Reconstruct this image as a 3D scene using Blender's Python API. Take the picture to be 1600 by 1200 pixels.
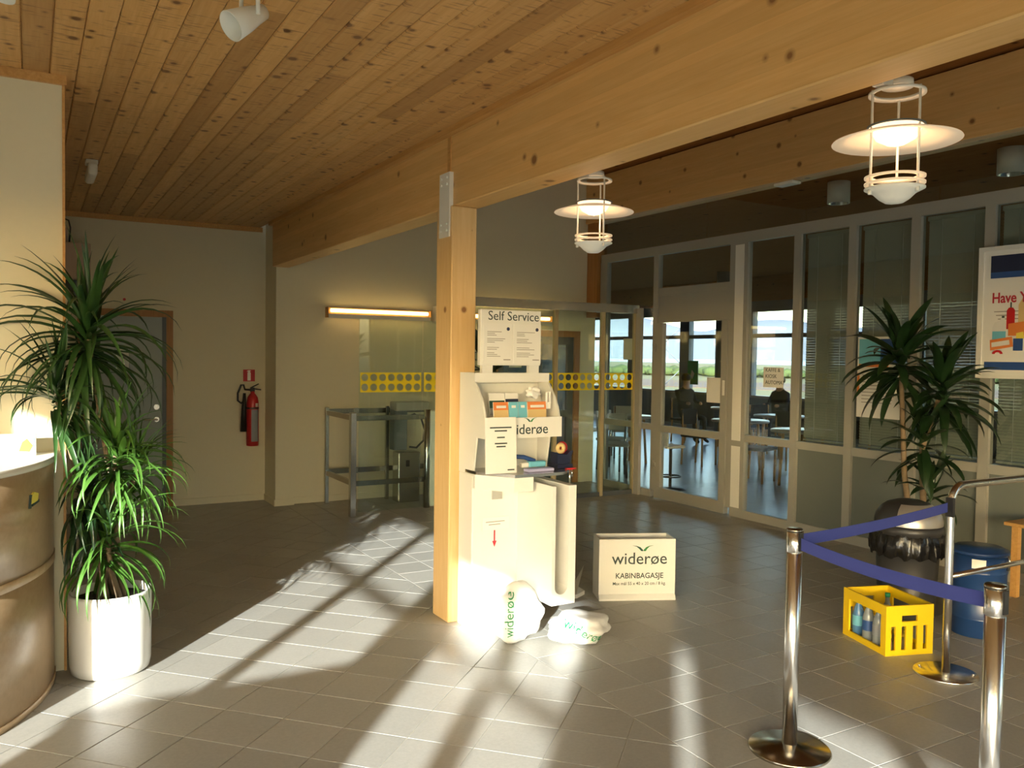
import bpy, bmesh, math, random
from mathutils import Matrix, Vector, Euler
from mathutils.bvhtree import BVHTree
random.seed(11)
PI = math.pi
scn = bpy.context.scene
for o in list(bpy.data.objects): bpy.data.objects.remove(o)

# ------------------------------------------------------------------ camera
F, PITCH, ROLL, YAW, CAMH = 1308., math.radians(1.94), math.radians(.815), math.radians(30.0), 1.65
fwd = Vector((math.sin(YAW)*math.cos(PITCH), math.cos(YAW)*math.cos(PITCH), -math.sin(PITCH)))
rgt0 = Vector((math.cos(YAW), -math.sin(YAW), 0)); up0 = rgt0.cross(fwd)
rgt = rgt0*math.cos(ROLL)+up0*math.sin(ROLL); upv = -rgt0*math.sin(ROLL)+up0*math.cos(ROLL)
camd = bpy.data.cameras.new('camera'); cam = bpy.data.objects.new('camera', camd)
scn.collection.objects.link(cam); scn.camera = cam
camd.sensor_width = 36; camd.lens = 36*F/1600; camd.clip_end = 20000; camd.clip_start = .05
m3 = Matrix((rgt, upv, -fwd)).transposed().to_4x4(); m3.translation = (0, 0, CAMH); cam.matrix_world = m3
# ------------------------------------------------------------------ light
SUN_AZ, SUN_EL = math.radians(40.5), math.radians(15.1)
sdir = Vector((math.sin(SUN_AZ)*math.cos(SUN_EL), math.cos(SUN_AZ)*math.cos(SUN_EL), -math.sin(SUN_EL)))
sl = bpy.data.lights.new('sun', 'SUN'); sl.energy = 19; sl.color = (1, .985, .96); sl.angle = .012
so = bpy.data.objects.new('sun', sl); scn.collection.objects.link(so)
so.rotation_euler = sdir.to_track_quat('-Z', 'Y').to_euler()
w = bpy.data.worlds.new('sky'); scn.world = w; w.use_nodes = True
wn = w.node_tree.nodes; sky = wn.new('ShaderNodeTexSky'); sky.sky_type = 'NISHITA'; sky.sun_disc = False
sky.sun_elevation = SUN_EL; sky.sun_rotation = PI+SUN_AZ; sky.dust_density = 2.0
w.node_tree.links.new(sky.outputs[0], wn['Background'].inputs[0]); wn['Background'].inputs[1].default_value = 1.25
scn.view_settings.view_transform = 'Standard'; scn.view_settings.look = 'None'
scn.view_settings.gamma = 1; scn.view_settings.exposure = 0.06; scn.view_settings.use_curve_mapping = False

# ------------------------------------------------------------------ pixel helpers (1600x1200 photo)
C0 = Vector((0, 0, CAMH))
def ray(px, py): return rgt*((px-800)/F)-upv*((py-600)/F)+fwd
def fl(px, py, z=0): d = ray(px, py); return C0+d*((z-CAMH)/d.z)
def onx(px, py, x): d = ray(px, py); return C0+d*(x/d.x)
def ony(px, py, y): d = ray(px, py); return C0+d*(y/d.y)
def proj(p):
    q = Vector(p)-C0; z = q.dot(fwd)
    return (800+F*q.dot(rgt)/z, 600-F*q.dot(upv)/z, z)

# ------------------------------------------------------------------ materials
MT = {}
class NT:
    def __init__(s, name):
        s.m = bpy.data.materials.new(name); s.m.use_nodes = True; s.t = s.m.node_tree; s.n = s.t.nodes
        s.b = s.n['Principled BSDF']; MT[name] = s.m
    def add(s, typ, **kw):
        x = s.n.new(typ)
        for k, v in kw.items(): setattr(x, k, v)
        return x
    def l(s, a, b): s.t.links.new(a, b)
    def mix(s, fac, a, b, blend='MIX'):
        x = s.add('ShaderNodeMix', data_type='RGBA', blend_type=blend)
        for i, v in ((0, fac), (6, a), (7, b)):
            if hasattr(v, 'is_output'): s.l(v, x.inputs[i])
            else: x.inputs[i].default_value = v if i == 0 else (*v, 1) if len(v) == 3 else v
        return x.outputs[2]
    def ramp(s, fac, stops):
        r = s.add('ShaderNodeValToRGB'); s.l(fac, r.inputs[0]); e = r.color_ramp.elements
        while len(e) < len(stops): e.new(.5)
        for i, (p, c) in enumerate(stops): e[i].position = p; e[i].color = (*c, 1) if len(c) == 3 else c
        return r.outputs[0]
    def coord(s, kind='Object', scale=(1, 1, 1), rnd=False):
        c = s.add('ShaderNodeTexCoord'); mp = s.add('ShaderNodeMapping'); mp.inputs['Scale'].default_value = scale
        s.l(c.outputs[kind], mp.inputs[0])
        if rnd:
            oi = s.add('ShaderNodeObjectInfo'); mu = s.add('ShaderNodeVectorMath', operation='SCALE')
            mu.inputs[0].default_value = (37., 61., 23.); s.l(oi.outputs['Random'], mu.inputs['Scale']); s.l(mu.outputs[0], mp.inputs['Location'])
        return mp.outputs[0]
    def noise(s, v, sc, det=3, rough=.5):
        x = s.add('ShaderNodeTexNoise'); x.inputs['Scale'].default_value = sc; x.inputs['Detail'].default_value = det
        x.inputs['Roughness'].default_value = rough; s.l(v, x.inputs['Vector']); return x.outputs['Fac']
    def bump(s, h, st=.2, d=.01):
        x = s.add('ShaderNodeBump'); x.inputs['Strength'].default_value = st; x.inputs['Distance'].default_value = d
        s.l(h, x.inputs['Height']); s.l(x.outputs[0], s.b.inputs['Normal'])
def pbr(name, col, rough=.5, metal=0, var=.06, sc=8, bump=0, spec=.5, emit=None, est=0, alpha=None, trans=0, sub=0):
    s = NT(name); s.b.inputs['Roughness'].default_value = rough; s.b.inputs['Metallic'].default_value = metal
    s.b.inputs['Specular IOR Level'].default_value = spec
    n = s.noise(s.coord(), sc, 4)
    c2 = tuple(max(0, c*(1-var*2)) for c in col); s.l(s.mix(n, col, c2), s.b.inputs['Base Color'])
    if bump: s.bump(n, bump, .01)
    if emit: s.b.inputs['Emission Color'].default_value = (*emit, 1); s.b.inputs['Emission Strength'].default_value = est
    if trans: s.b.inputs['Transmission Weight'].default_value = trans
    return s.m
def wood(name, base, dark, knot, axis='Y', sc=1., knots=1., tint=.25, rough=.45, lam=0, whorl=False, kz=1., spec=.5):
    s = NT(name); st = {'Y': (1, .06, 1), 'Z': (1, 1, .06), 'X': (.06, 1, 1)}[axis]; kt = {'Y': (1, .42, 1), 'Z': (1, 1, .42), 'X': (.42, 1, 1)}[axis]
    v = s.coord('Object', tuple(x*sc for x in st), True)
    g = s.noise(v, 55, 4, .6); g2 = s.noise(v, 14, 2)
    col = s.mix(s.ramp(g, [(.35, (0, 0, 0)), (.7, (1, 1, 1))]), base, dark)
    col = s.mix(s.ramp(g2, [(.4, (0, 0, 0)), (.75, (.6, .6, .6))]), col, dark)
    oi = s.add('ShaderNodeObjectInfo')
    tn = s.ramp(oi.outputs['Random'], [(0, (1-tint, 1-tint*1.15, 1-tint*1.3)), (.55, (1, 1, 1)), (1, (1+tint*.35, 1+tint*.35, 1+tint*.3))])
    col = s.mix(1., col, tn, 'MULTIPLY')
    if lam:
        sx = s.add('ShaderNodeSeparateXYZ'); c = s.add('ShaderNodeTexCoord'); s.l(c.outputs['Object'], sx.inputs[0])
        mu = s.add('ShaderNodeMath', operation='MULTIPLY'); mu.inputs[1].default_value = 1/lam; s.l(sx.outputs[2], mu.inputs[0])
        fl_ = s.add('ShaderNodeMath', operation='FLOOR'); s.l(mu.outputs[0], fl_.inputs[0])
        wn_ = s.add('ShaderNodeTexWhiteNoise', noise_dimensions='1D'); s.l(fl_.outputs[0], wn_.inputs['W'])
        col = s.mix(1., col, s.ramp(wn_.outputs['Value'], [(0, (.93, .92, .9)), (1, (1.04, 1.03, 1.02))]), 'MULTIPLY')
        fr = s.add('ShaderNodeMath', operation='FRACT'); s.l(mu.outputs[0], fr.inputs[0])
        col = s.mix(1., col, s.ramp(fr.outputs[0], [(0, (.88, .86, .82)), (.05, (1, 1, 1))]), 'MULTIPLY')
    if knots:
        sx2 = s.add('ShaderNodeSeparateXYZ'); s.l(s.coord('Object', (1, 1, 1), True), sx2.inputs[0]); ax = 'XYZ'.index(axis); oth = [q for q in range(3) if q != ax]
        su = s.add('ShaderNodeMath', operation='ADD'); s.l(sx2.outputs[oth[0]], su.inputs[0]); s.l(sx2.outputs[oth[1]], su.inputs[1])
        mv = s.add('ShaderNodeMath', operation='MULTIPLY'); mv.inputs[1].default_value = .95; s.l(sx2.outputs[ax], mv.inputs[0])
        cv = s.add('ShaderNodeCombineXYZ'); s.l(su.outputs[0], cv.inputs[0]); s.l(mv.outputs[0], cv.inputs[1]); v2 = cv.outputs[0]
        vo = s.add('ShaderNodeTexVoronoi', voronoi_dimensions='2D'); vo.inputs['Scale'].default_value = 7*knots; s.l(v2, vo.inputs['Vector']); vo.inputs['Randomness'].default_value = 1
        if whorl:
            mv2 = s.add('ShaderNodeMath', operation='MULTIPLY'); mv2.inputs[1].default_value = 9; s.l(sx2.outputs[ax], mv2.inputs[0])
            cv2 = s.add('ShaderNodeCombineXYZ'); s.l(su.outputs[0], cv2.inputs[0]); s.l(mv2.outputs[0], cv2.inputs[1])
            wh = s.noise(cv2.outputs[0], 7, 2); col = s.mix(s.ramp(wh, [(.60, (0, 0, 0)), (.66, (.6, .6, .6))]), col, knot)
        # each cell's knot gets its own size
        gt = s.add('ShaderNodeSeparateColor'); s.l(vo.outputs['Color'], gt.inputs[0])
        ad = s.add('ShaderNodeMath', operation='MULTIPLY_ADD'); ad.inputs[1].default_value = .34; s.l(gt.outputs[0], ad.inputs[0]); s.l(vo.outputs['Distance'], ad.inputs[2])
        k = s.ramp(ad.outputs[0], [(.10*kz, (1, 1, 1)), (.135*kz, (.5, .5, .5)), (.20*kz, (0, 0, 0))])
        col = s.mix(k, col, knot)
    s.l(col, s.b.inputs['Base Color']); s.b.inputs['Roughness'].default_value = rough; s.b.inputs['Specular IOR Level'].default_value = spec
    s.bump(g, .08, .004); return s.m
def glass(name, tint=(1, 1, 1), rough=0., gl=1.0):
    s = NT(name); s.n.remove(s.b); out = s.n['Material Output']
    tr = s.add('ShaderNodeBsdfTransparent'); tr.inputs[0].default_value = (*tint, 1)
    g = s.add('ShaderNodeBsdfGlossy'); g.inputs['Roughness'].default_value = rough; g.inputs[0].default_value = (1, 1, 1, 1)
    fr = s.add('ShaderNodeFresnel'); ge = s.add('ShaderNodeNewGeometry'); mr = s.add('ShaderNodeMapRange')   # same reflectance from both faces of the thin pane
    mr.inputs['To Min'].default_value = 1.5; mr.inputs['To Max'].default_value = 1/1.5; s.l(ge.outputs['Backfacing'], mr.inputs['Value']); s.l(mr.outputs[0], fr.inputs[0])
    n = s.noise(s.coord(), 3, 2); mm = s.add('ShaderNodeMath', operation='MULTIPLY_ADD'); mm.inputs[1].default_value = .01; s.l(n, mm.inputs[0])
    mu = s.add('ShaderNodeMath', operation='MULTIPLY'); mu.inputs[1].default_value = gl; s.l(fr.outputs[0], mu.inputs[0]); s.l(mu.outputs[0], mm.inputs[2])
    mx = s.add('ShaderNodeMixShader'); s.l(mm.outputs[0], mx.inputs[0]); s.l(tr.outputs[0], mx.inputs[1]); s.l(g.outputs[0], mx.inputs[2])
    s.l(mx.outputs[0], out.inputs[0]); return s.m
def emis(name, col, st):
    s = NT(name); s.b.inputs['Base Color'].default_value = (*col, 1); s.b.inputs['Emission Color'].default_value = (*col, 1); s.b.inputs['Emission Strength'].default_value = st
    n = s.noise(s.coord(), 2, 1); s.l(s.mix(n, col, tuple(c*.96 for c in col)), s.b.inputs['Emission Color']); return s.m

wood('pine_ceiling', (.64, .385, .155), (.54, .30, .10), (.17, .075, .025), 'Y', 1, 1.15, .26, whorl=True, kz=1.35)
wood('glulam', (.78, .50, .21), (.70, .42, .155), (.26, .12, .04), 'Y', 1, .62, .04, lam=.045, kz=.85)
wood('post_wood', (.76, .54, .27), (.68, .45, .20), (.26, .12, .04), 'Z', 1, .8, .05, kz=.7)
wood('trim_wood', (.66, .37, .13), (.52, .27, .08), (.2, .09, .03), 'Y', 1, 0, .08)
wood('door_wood', (.46, .22, .07), (.36, .16, .045), (.2, .09, .03), 'Z', 1, 0, .08)
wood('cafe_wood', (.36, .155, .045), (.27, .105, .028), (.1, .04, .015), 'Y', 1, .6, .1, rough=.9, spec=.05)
wood('pale_wood', (.50, .43, .27), (.42, .35, .2), (.2, .1, .04), 'Z', 1, 0, .05)
wood('veneer', (.50, .36, .22), (.43, .30, .17), (.3, .2, .1), 'X', .6, 0, .05, .32)
wood('band_wood', (.56, .40, .24), (.48, .33, .18), (.3, .2, .1), 'X', .6, 0, .05)
wood('table_wood', (.62, .36, .12), (.5, .27, .08), (.2, .1, .03), 'X', 1, 0, .1)
pbr('wall_paint', (.77, .71, .53), .75, var=.02, sc=30, bump=.02)
pbr('wall_white', (.80, .77, .68), .7, var=.02, sc=30)
s = NT('floor_tile'); n = s.noise(s.coord('Object', (1, 1, 1), True), 60, 5, .7)
oi = s.add('ShaderNodeObjectInfo'); base = s.ramp(oi.outputs['Random'], [(0, (.36, .352, .322)), (1, (.425, .415, .38))])
s.l(s.mix(1., base, s.ramp(n, [(.3, (.9, .9, .9)), (.7, (1.06, 1.06, 1.06))]), 'MULTIPLY'), s.b.inputs['Base Color'])
n2 = s.noise(s.coord('Object', (1, 1, 1), True), 5, 2); s.l(s.ramp(n2, [(.2, (.30, .30, .30)), (.8, (.42, .42, .42))]), s.b.inputs['Roughness'])
pbr('grout', (.50, .48, .41), .9, var=.08, sc=40)
s = NT('cafe_floor'); bt = s.add('ShaderNodeTexBrick', offset=0); bt.inputs['Scale'].default_value = 1; bt.inputs['Brick Width'].default_value = .3; bt.inputs['Row Height'].default_value = .3
bt.inputs['Mortar Size'].default_value = .004; bt.inputs['Color1'].default_value = (.22, .215, .20, 1); bt.inputs['Color2'].default_value = (.25, .245, .225, 1); bt.inputs['Mortar'].default_value = (.12, .115, .10, 1)
s.l(s.coord(), bt.inputs['Vector']); s.l(bt.outputs['Color'], s.b.inputs['Base Color']); s.b.inputs['Roughness'].default_value = .28
pbr('white_paint', (.80, .80, .76), .4, var=.015)
pbr('alu_frame', (.35, .345, .31), .42, var=.02)
pbr('panel_grey', (.16, .18, .165), .16, var=.02)
pbr('dark_frame', (.10, .115, .13), .4, var=.03)
pbr('blue_grey', (.16, .19, .21), .45, var=.03)
pbr('door_leaf', (.36, .40, .40), .42, var=.03, sc=3)
pbr('steel', (.62, .61, .57), .22, 1, var=.04, sc=20)
pbr('chrome', (.80, .79, .77), .24, 1, var=.02)
pbr('base_steel', (.38, .34, .28), .22, 1, var=.06)
pbr('black_plastic', (.015, .015, .017), .35, var=.1)
pbr('bin_dark', (.035, .036, .04), .42, var=.08)
pbr('bin_silver', (.50, .48, .46), .35, .7, var=.04)
pbr('bag_black', (.012, .012, .013), .22, var=.1, sc=14, bump=.6)
pbr('bag_white', (.88, .88, .86), .35, var=.02, sc=12, bump=.4)
pbr('blue_drum', (.015, .05, .17), .28, var=.06)
pbr('belt_blue', (.035, .05, .27), .65, var=.06, sc=120)
pbr('crate_yellow', (.90, .60, .01), .38, var=.03)
pbr('bottle_blue', (.10, .25, .5), .2, var=.1)
pbr('bottle_clear', (.30, .34, .36), .12, var=.1)
pbr('cap_green', (.02, .30, .12), .4)
pbr('cap_yellow', (.75, .55, .08), .4)
pbr('red', (.55, .02, .025), .35, var=.04)
pbr('sign_red', (.50, .015, .03), .5, var=.02)
pbr('green_sign', (.0, .28, .10), .5, var=.02)
pbr('paper', (.82, .82, .79), .7, var=.015)
pbr('text_dark', (.035, .06, .055), .6, var=.02)
pbr('text_grey', (.30, .28, .26), .6, var=.02)
pbr('text_red', (.50, .03, .05), .6, var=.02)
pbr('logo_green', (.03, .22, .06), .6, var=.02)
pbr('logo_dark', (.02, .09, .07), .6, var=.02)
pbr('print_blue', (.03, .09, .30), .5); pbr('print_navy', (.02, .03, .08), .5); pbr('print_cyan', (.18, .55, .72), .5)
pbr('print_orange', (.80, .25, .06), .5); pbr('print_tan', (.75, .55, .25), .5); pbr('print_yellow', (.85, .70, .10), .5)
pbr('print_lilac', (.45, .45, .75), .5); pbr('print_grey', (.28, .30, .34), .5)
pbr('yellow_film', (.88, .70, .01), .5, var=.03)
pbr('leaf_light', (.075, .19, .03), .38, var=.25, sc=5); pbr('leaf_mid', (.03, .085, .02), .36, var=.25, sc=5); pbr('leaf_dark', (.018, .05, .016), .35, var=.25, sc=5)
pbr('stem', (.28, .20, .12), .8, var=.2, sc=30, bump=.3); pbr('soil', (.05, .035, .025), .95, var=.3, sc=40, bump=.5)
pbr('pot_white', (.84, .84, .82), .22, var=.01)
pbr('blind', (.44, .45, .38), .5, var=.03)
pbr('pink_panel', (.62, .46, .36), .6, var=.02)
pbr('cloth_dark', (.015, .017, .025), .9, var=.2); pbr('cloth_blue', (.02, .022, .035), .9, var=.2); pbr('skin', (.50, .30, .21), .6, var=.05); pbr('hair', (.03, .02, .015), .7, var=.2)
pbr('cafe_top', (.36, .35, .33), .3, var=.03); pbr('white_shade', (.80, .78, .72), .4, var=.02)
emis('lamp_glow', (1, .72, .45), 1.7); emis('tube_glow', (1, .70, .26), 6.0)
pbr('shade_glow', (.85, .72, .55), .5, var=.02, emit=(1, .72, .46), est=.30)
pbr('bowl_white', (.72, .74, .72), .35, var=.02, emit=(1, .9, .75), est=.05)
pbr('navy', (.01, .015, .05), .4)
glass('pane_glass', (.96, .98, .965)); glass('screen_glass', (.90, .955, .925), gl=.9); glass('dark_glass', (.80, .83, .82), gl=1.1)
pbr('field', (.17, .17, .06), .95, var=.3, sc=.05); pbr('hedge', (.06, .10, .03), .95, var=.3, sc=.4); pbr('mountain', (.13, .17, .22), 1, var=.06, sc=.004); pbr('water', (.10, .15, .22), .3, var=.02); pbr('earth', (.13, .09, .06), .95, var=.2, sc=.1)  # mountain: distance haze is put into its blue grey colour
pbr('far_white', (.8, .8, .78), .7)

# ------------------------------------------------------------------ mesh builder
COL = scn.collection
class MB:
    def __init__(s): s.v = []; s.f = []; s.sm = []
    def addv(s, pts): i = len(s.v); s.v += [tuple(p) for p in pts]; return i
    def face(s, idx, sm=False): s.f.append(tuple(idx)); s.sm.append(sm)
    def poly(s, pts): i = s.addv(pts); s.face(range(i, i+len(pts))); return s
    def box(s, a, b):
        x0, y0, z0 = (min(a[i], b[i]) for i in range(3)); x1, y1, z1 = (max(a[i], b[i]) for i in range(3))
        i = s.addv([(x0, y0, z0), (x1, y0, z0), (x1, y1, z0), (x0, y1, z0), (x0, y0, z1), (x1, y0, z1), (x1, y1, z1), (x0, y1, z1)])
        for q in ((3, 2, 1, 0), (4, 5, 6, 7), (0, 1, 5, 4), (1, 2, 6, 5), (2, 3, 7, 6), (3, 0, 4, 7)): s.face([i+k for k in q])
        return s
    def bbox(s, a, b, r=.005, seg=2):      # box with rounded edges
        bm = bmesh.new(); bmesh.ops.create_cube(bm, size=1)
        for v in bm.verts: v.co = Vector([(a[k]+b[k])/2+v.co[k]*abs(b[k]-a[k]) for k in range(3)])
        bmesh.ops.bevel(bm, geom=bm.edges[:], offset=r, segments=seg, affect='EDGES', profile=.5)
        return s.frombm(bm)
    def frombm(s, bm, sm=False, M=None):
        bm.verts.index_update(); i = s.addv([(M@v.co if M else v.co) for v in bm.verts])
        for f in bm.faces: s.face([i+v.index for v in f.verts], sm)
        bm.free(); return s
    def prism(s, poly, axis, a, b):        # polygon (2d) extruded along an axis
        def P(u, v, t): return {'x': (t, u, v), 'y': (u, t, v), 'z': (u, v, t)}[axis]
        n = len(poly); i = s.addv([P(u, v, a) for u, v in poly]+[P(u, v, b) for u, v in poly])
        s.face(range(i, i+n)); s.face(range(i+2*n-1, i+n-1, -1))
        for k in range(n): s.face([i+k, i+n+k, i+n+(k+1) % n, i+(k+1) % n])
        return s
    def lathe(s, prof, c=(0, 0, 0), n=32, sm=True, cap=True, a0=0, a1=2*PI):
        full = abs(a1-a0-2*PI) < 1e-6; m = n if full else n+1
        i = len(s.v)
        for r, z in prof:
            for k in range(m):
                a = a0+(a1-a0)*k/n; s.v.append((c[0]+r*math.cos(a), c[1]+r*math.sin(a), c[2]+z))
        for j in range(len(prof)-1):
            for k in range(n if not full else n):
                k2 = (k+1) % m
                s.face([i+j*m+k, i+j*m+k2, i+(j+1)*m+k2, i+(j+1)*m+k], sm)
        if cap and full:
            if prof[0][0] > 1e-5: s.face([i+k for k in range(m-1, -1, -1)])
            if prof[-1][0] > 1e-5: s.face([i+(len(prof)-1)*m+k for k in range(m)])
        return s
    def tube(s, pts, r, n=10, sm=True, closed=False):
        pts = [Vector(p) for p in pts]; N = len(pts); i = len(s.v); prev = None
        rr = r if isinstance(r, (list, tuple)) else [r]*N
        for k, p in enumerate(pts):
            if closed: t = (pts[(k+1) % N]-pts[k-1]).normalized()
            else: t = (pts[min(k+1, N-1)]-pts[max(k-1, 0)]).normalized()
            if prev is None:
                u = t.orthogonal().normalized()
            else:
                u = (prev-t*prev.dot(t)).normalized()
            prev = u; v = t.cross(u)
            for j in range(n):
                a = 2*PI*j/n; s.v.append(tuple(p+u*(rr[k]*math.cos(a))+v*(rr[k]*math.sin(a))))
        for k in range(N if closed else N-1):
            k2 = (k+1) % N
            for j in range(n): s.face([i+k*n+j, i+k*n+(j+1) % n, i+k2*n+(j+1) % n, i+k2*n+j], sm)
        if not closed:
            s.face([i+j for j in range(n-1, -1, -1)]); s.face([i+(N-1)*n+j for j in range(n)])
        return s
    def cyl(s, a, b, r, n=16): return s.tube([a, b], r, n)
    def mesh(s, name):
        me = bpy.data.meshes.new(name); me.from_pydata(s.v, [], s.f)
        me.polygons.foreach_set('use_smooth', s.sm); me.update()
        return me
def fixn(me):
    bm = bmesh.new(); bm.from_mesh(me); bmesh.ops.recalc_face_normals(bm, faces=bm.faces[:]); bm.to_mesh(me); bm.free()
def link(name, data): o = bpy.data.objects.new(name, data); COL.objects.link(o); return o
def tag(o, label=None, cat=None, group=None, kind=None):
    if label: o['label'] = label
    if cat: o['category'] = cat
    if group: o['group'] = group
    if kind: o['kind'] = kind
    return o
def obj(name, mb, mat, parent=None, label=None, cat=None, group=None, kind=None, local=False):
    me = mb if isinstance(mb, bpy.types.Mesh) else mb.mesh(name)
    if not isinstance(mb, bpy.types.Mesh): fixn(me)
    if not me.materials: me.materials.append(MT[mat])
    o = link(name, me)
    if parent:
        o.parent = parent
        if parent.type == 'EMPTY' and not local: o.matrix_parent_inverse = Matrix.Translation(-parent.location)
    return tag(o, label, cat, group, kind)
def thing(name, label, cat, loc, group=None, kind=None, rz=0):
    o = link(name, None); o.location = loc; o.rotation_euler.z = rz; o.empty_display_size = .1
    return tag(o, label, cat, group, kind)
def text_mb(body, size, M, ext=.0008, align='CENTER', weight=0, sx=1):
    cu = bpy.data.curves.new('lettering', 'FONT'); cu.body = body; cu.size = size; cu.align_x = align; cu.extrude = ext; cu.offset = weight; cu.resolution_u = 3
    o = link('lettering', cu); bpy.context.view_layer.update()
    me = bpy.data.meshes.new_from_object(o.evaluated_get(bpy.context.evaluated_depsgraph_get()))
    mb = MB(); i = mb.addv([M@Vector((v.co.x*sx, v.co.y, v.co.z)) for v in me.vertices])
    for p in me.polygons: mb.face([i+k for k in p.vertices])
    bpy.data.objects.remove(o); bpy.data.curves.remove(cu); bpy.data.meshes.remove(me)
    return mb
def frame_M(origin, xdir, ydir):
    x = Vector(xdir).normalized(); y = Vector(ydir).normalized(); z = x.cross(y)
    m = Matrix((x, y, z)).transposed().to_4x4(); m.translation = origin; return m
def emblem(M, wdt, parent, local=False):
    def shape(pts, mat):
        mb = MB(); n = len(pts); i = mb.addv([M@Vector((x*wdt, y*wdt, .0002)) for x, y in pts]+[M@Vector((x*wdt, y*wdt, .0012)) for x, y in pts])
        mb.face(range(i+n, i+2*n)); mb.face(range(i+n-1, i-1, -1))
        for k in range(n): mb.face([i+k, i+(k+1) % n, i+n+(k+1) % n, i+n+k])
        obj('emblem', mb, mat, parent, local=local)
    shape([(-.5, .23), (-.3, .21), (-.12, .15), (0, .03), (.02, -.03), (-.08, -.03), (-.17, .07), (-.3, .18)], 'logo_dark')
    shape([(.5, .23), (.3, .21), (.15, .15), (.03, .03), (.025, -.03), (.13, -.03), (.2, .08), (.3, .18)], 'logo_green')

# ================================================================== STRUCTURE
CE, CH = 3.02, 3.97        # ceiling heights left and right of the beam
XW, XP, YB = -2.5, 6.38, -6.6
# ---- floor: slab with grout, tiles as parts
floor = obj('floor', MB().box((XW, YB, -.12), (XP+.06, 9.6, -.004)), 'grout', label='grey ceramic tiled floor of the hall', kind='structure')
def clip(poly, a, b, c):   # keep a*x+b*y<=c
    out = []
    for i in range(len(poly)):
        p, q = poly[i], poly[(i+1) % len(poly)]; dp = a*p[0]+b*p[1]-c; dq = a*q[0]+b*q[1]-c
        if dp <= 0: out.append(p)
        if (dp < 0 < dq) or (dq < 0 < dp): t = dp/(dp-dq); out.append((p[0]+(q[0]-p[0])*t, p[1]+(q[1]-p[1])*t))
    return out
def parea(p): return abs(sum(p[i][0]*p[(i+1) % len(p)][1]-p[(i+1) % len(p)][0]*p[i][1] for i in range(len(p))))/2
tiles = []
T = math.radians(46.5); ct, st_ = math.cos(T), math.sin(T); G = .0025
XB = 2.392
for ia in range(-46, 30):
    for ib in range(-30, 46):
        a0, b0 = -2.93+.302*ia, 2.70+.290*ib
        q = [(a0+G, b0+G), (a0+.302-G, b0+G), (a0+.302-G, b0+.290-G), (a0+G, b0+.290-G)]
        pl = [(a*ct+b*st_, -a*st_+b*ct) for a, b in q]; full = parea(pl)
        for (A, B, Cc) in ((1, 0, XB-G), (-1, 0, -XW), (0, 1, 9.55), (0, -1, -YB)):
            if len(pl) > 2: pl = clip(pl, A, B, Cc)
        if len(pl) > 2 and parea(pl) > .002: tiles.append((pl, parea(pl) > full*.999, 'L'))
for ix in range(0, 14):
    for iy in range(-33, 27):
        x0, y0 = 2.392+.2985*ix, 2.152+.2815*iy
        pl = [(x0+G, y0+G), (x0+.2985-G, y0+G), (x0+.2985-G, y0+.2815-G), (x0+G, y0+.2815-G)]; full = parea(pl)
        for (A, B, Cc) in ((1, 0, XP), (0, 1, 9.0), (0, -1, -YB)):
            if len(pl) > 2: pl = clip(pl, A, B, Cc)
        if len(pl) > 2 and parea(pl) > .002: tiles.append((pl, parea(pl) > full*.999, 'R'))
def scr(pl):
    c = (sum(p[0] for p in pl)/len(pl), sum(p[1] for p in pl)/len(pl))
    d = Vector((c[0], c[1], -CAMH)).dot(fwd)
    if d < .8: return 0
    pp = [proj((x, y, 0)) for x, y in pl]
    if not any(-5 < p[0] < 1605 and 0 < p[1] < 1205 for p in pp): return 0
    if c[1] > 4.9 and c[0] < .15 or (c[1] > 8.05 and c[0] > 2.85): return 0
    return parea([(p[0], p[1]) for p in pp])
tiles.sort(key=lambda t: -scr(t[0]))
def tile_mb(mb, pl, h=.0):
    n = len(pl); c = (sum(p[0] for p in pl)/n, sum(p[1] for p in pl)/n)
    ins = [(p[0]+(c[0]-p[0])*.008, p[1]+(c[1]-p[1])*.008) for p in pl]
    i = mb.addv([(x, y, -.004) for x, y in pl]+[(x, y, -.001) for x, y in pl]+[(x, y, 0) for x, y in ins])
    for k in range(n):
        k2 = (k+1) % n; mb.face([i+k, i+k2, i+n+k2, i+n+k]); mb.face([i+n+k, i+n+k2, i+2*n+k2, i+2*n+k])
    mb.face([i+2*n+k for k in range(n)])
shared = {}
rest = MB()
for k, (pl, full, z) in enumerate(tiles):
    if k < 298 and scr(pl) > 0:
        c = (sum(p[0] for p in pl)/len(pl), sum(p[1] for p in pl)/len(pl)); lp = [(x-c[0], y-c[1]) for x, y in pl]
        if full and z in shared: me = shared[z]
        else:
            mb = MB(); tile_mb(mb, lp); me = mb.mesh('tile'); fixn(me); me.materials.append(MT['floor_tile'])
            if full: shared[z] = me
        o = link('tile', me); o.location = (c[0], c[1], 0); o.parent = floor
    else: tile_mb(rest, pl)
obj('tile_field', rest, 'floor_tile', floor, kind='stuff')
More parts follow.
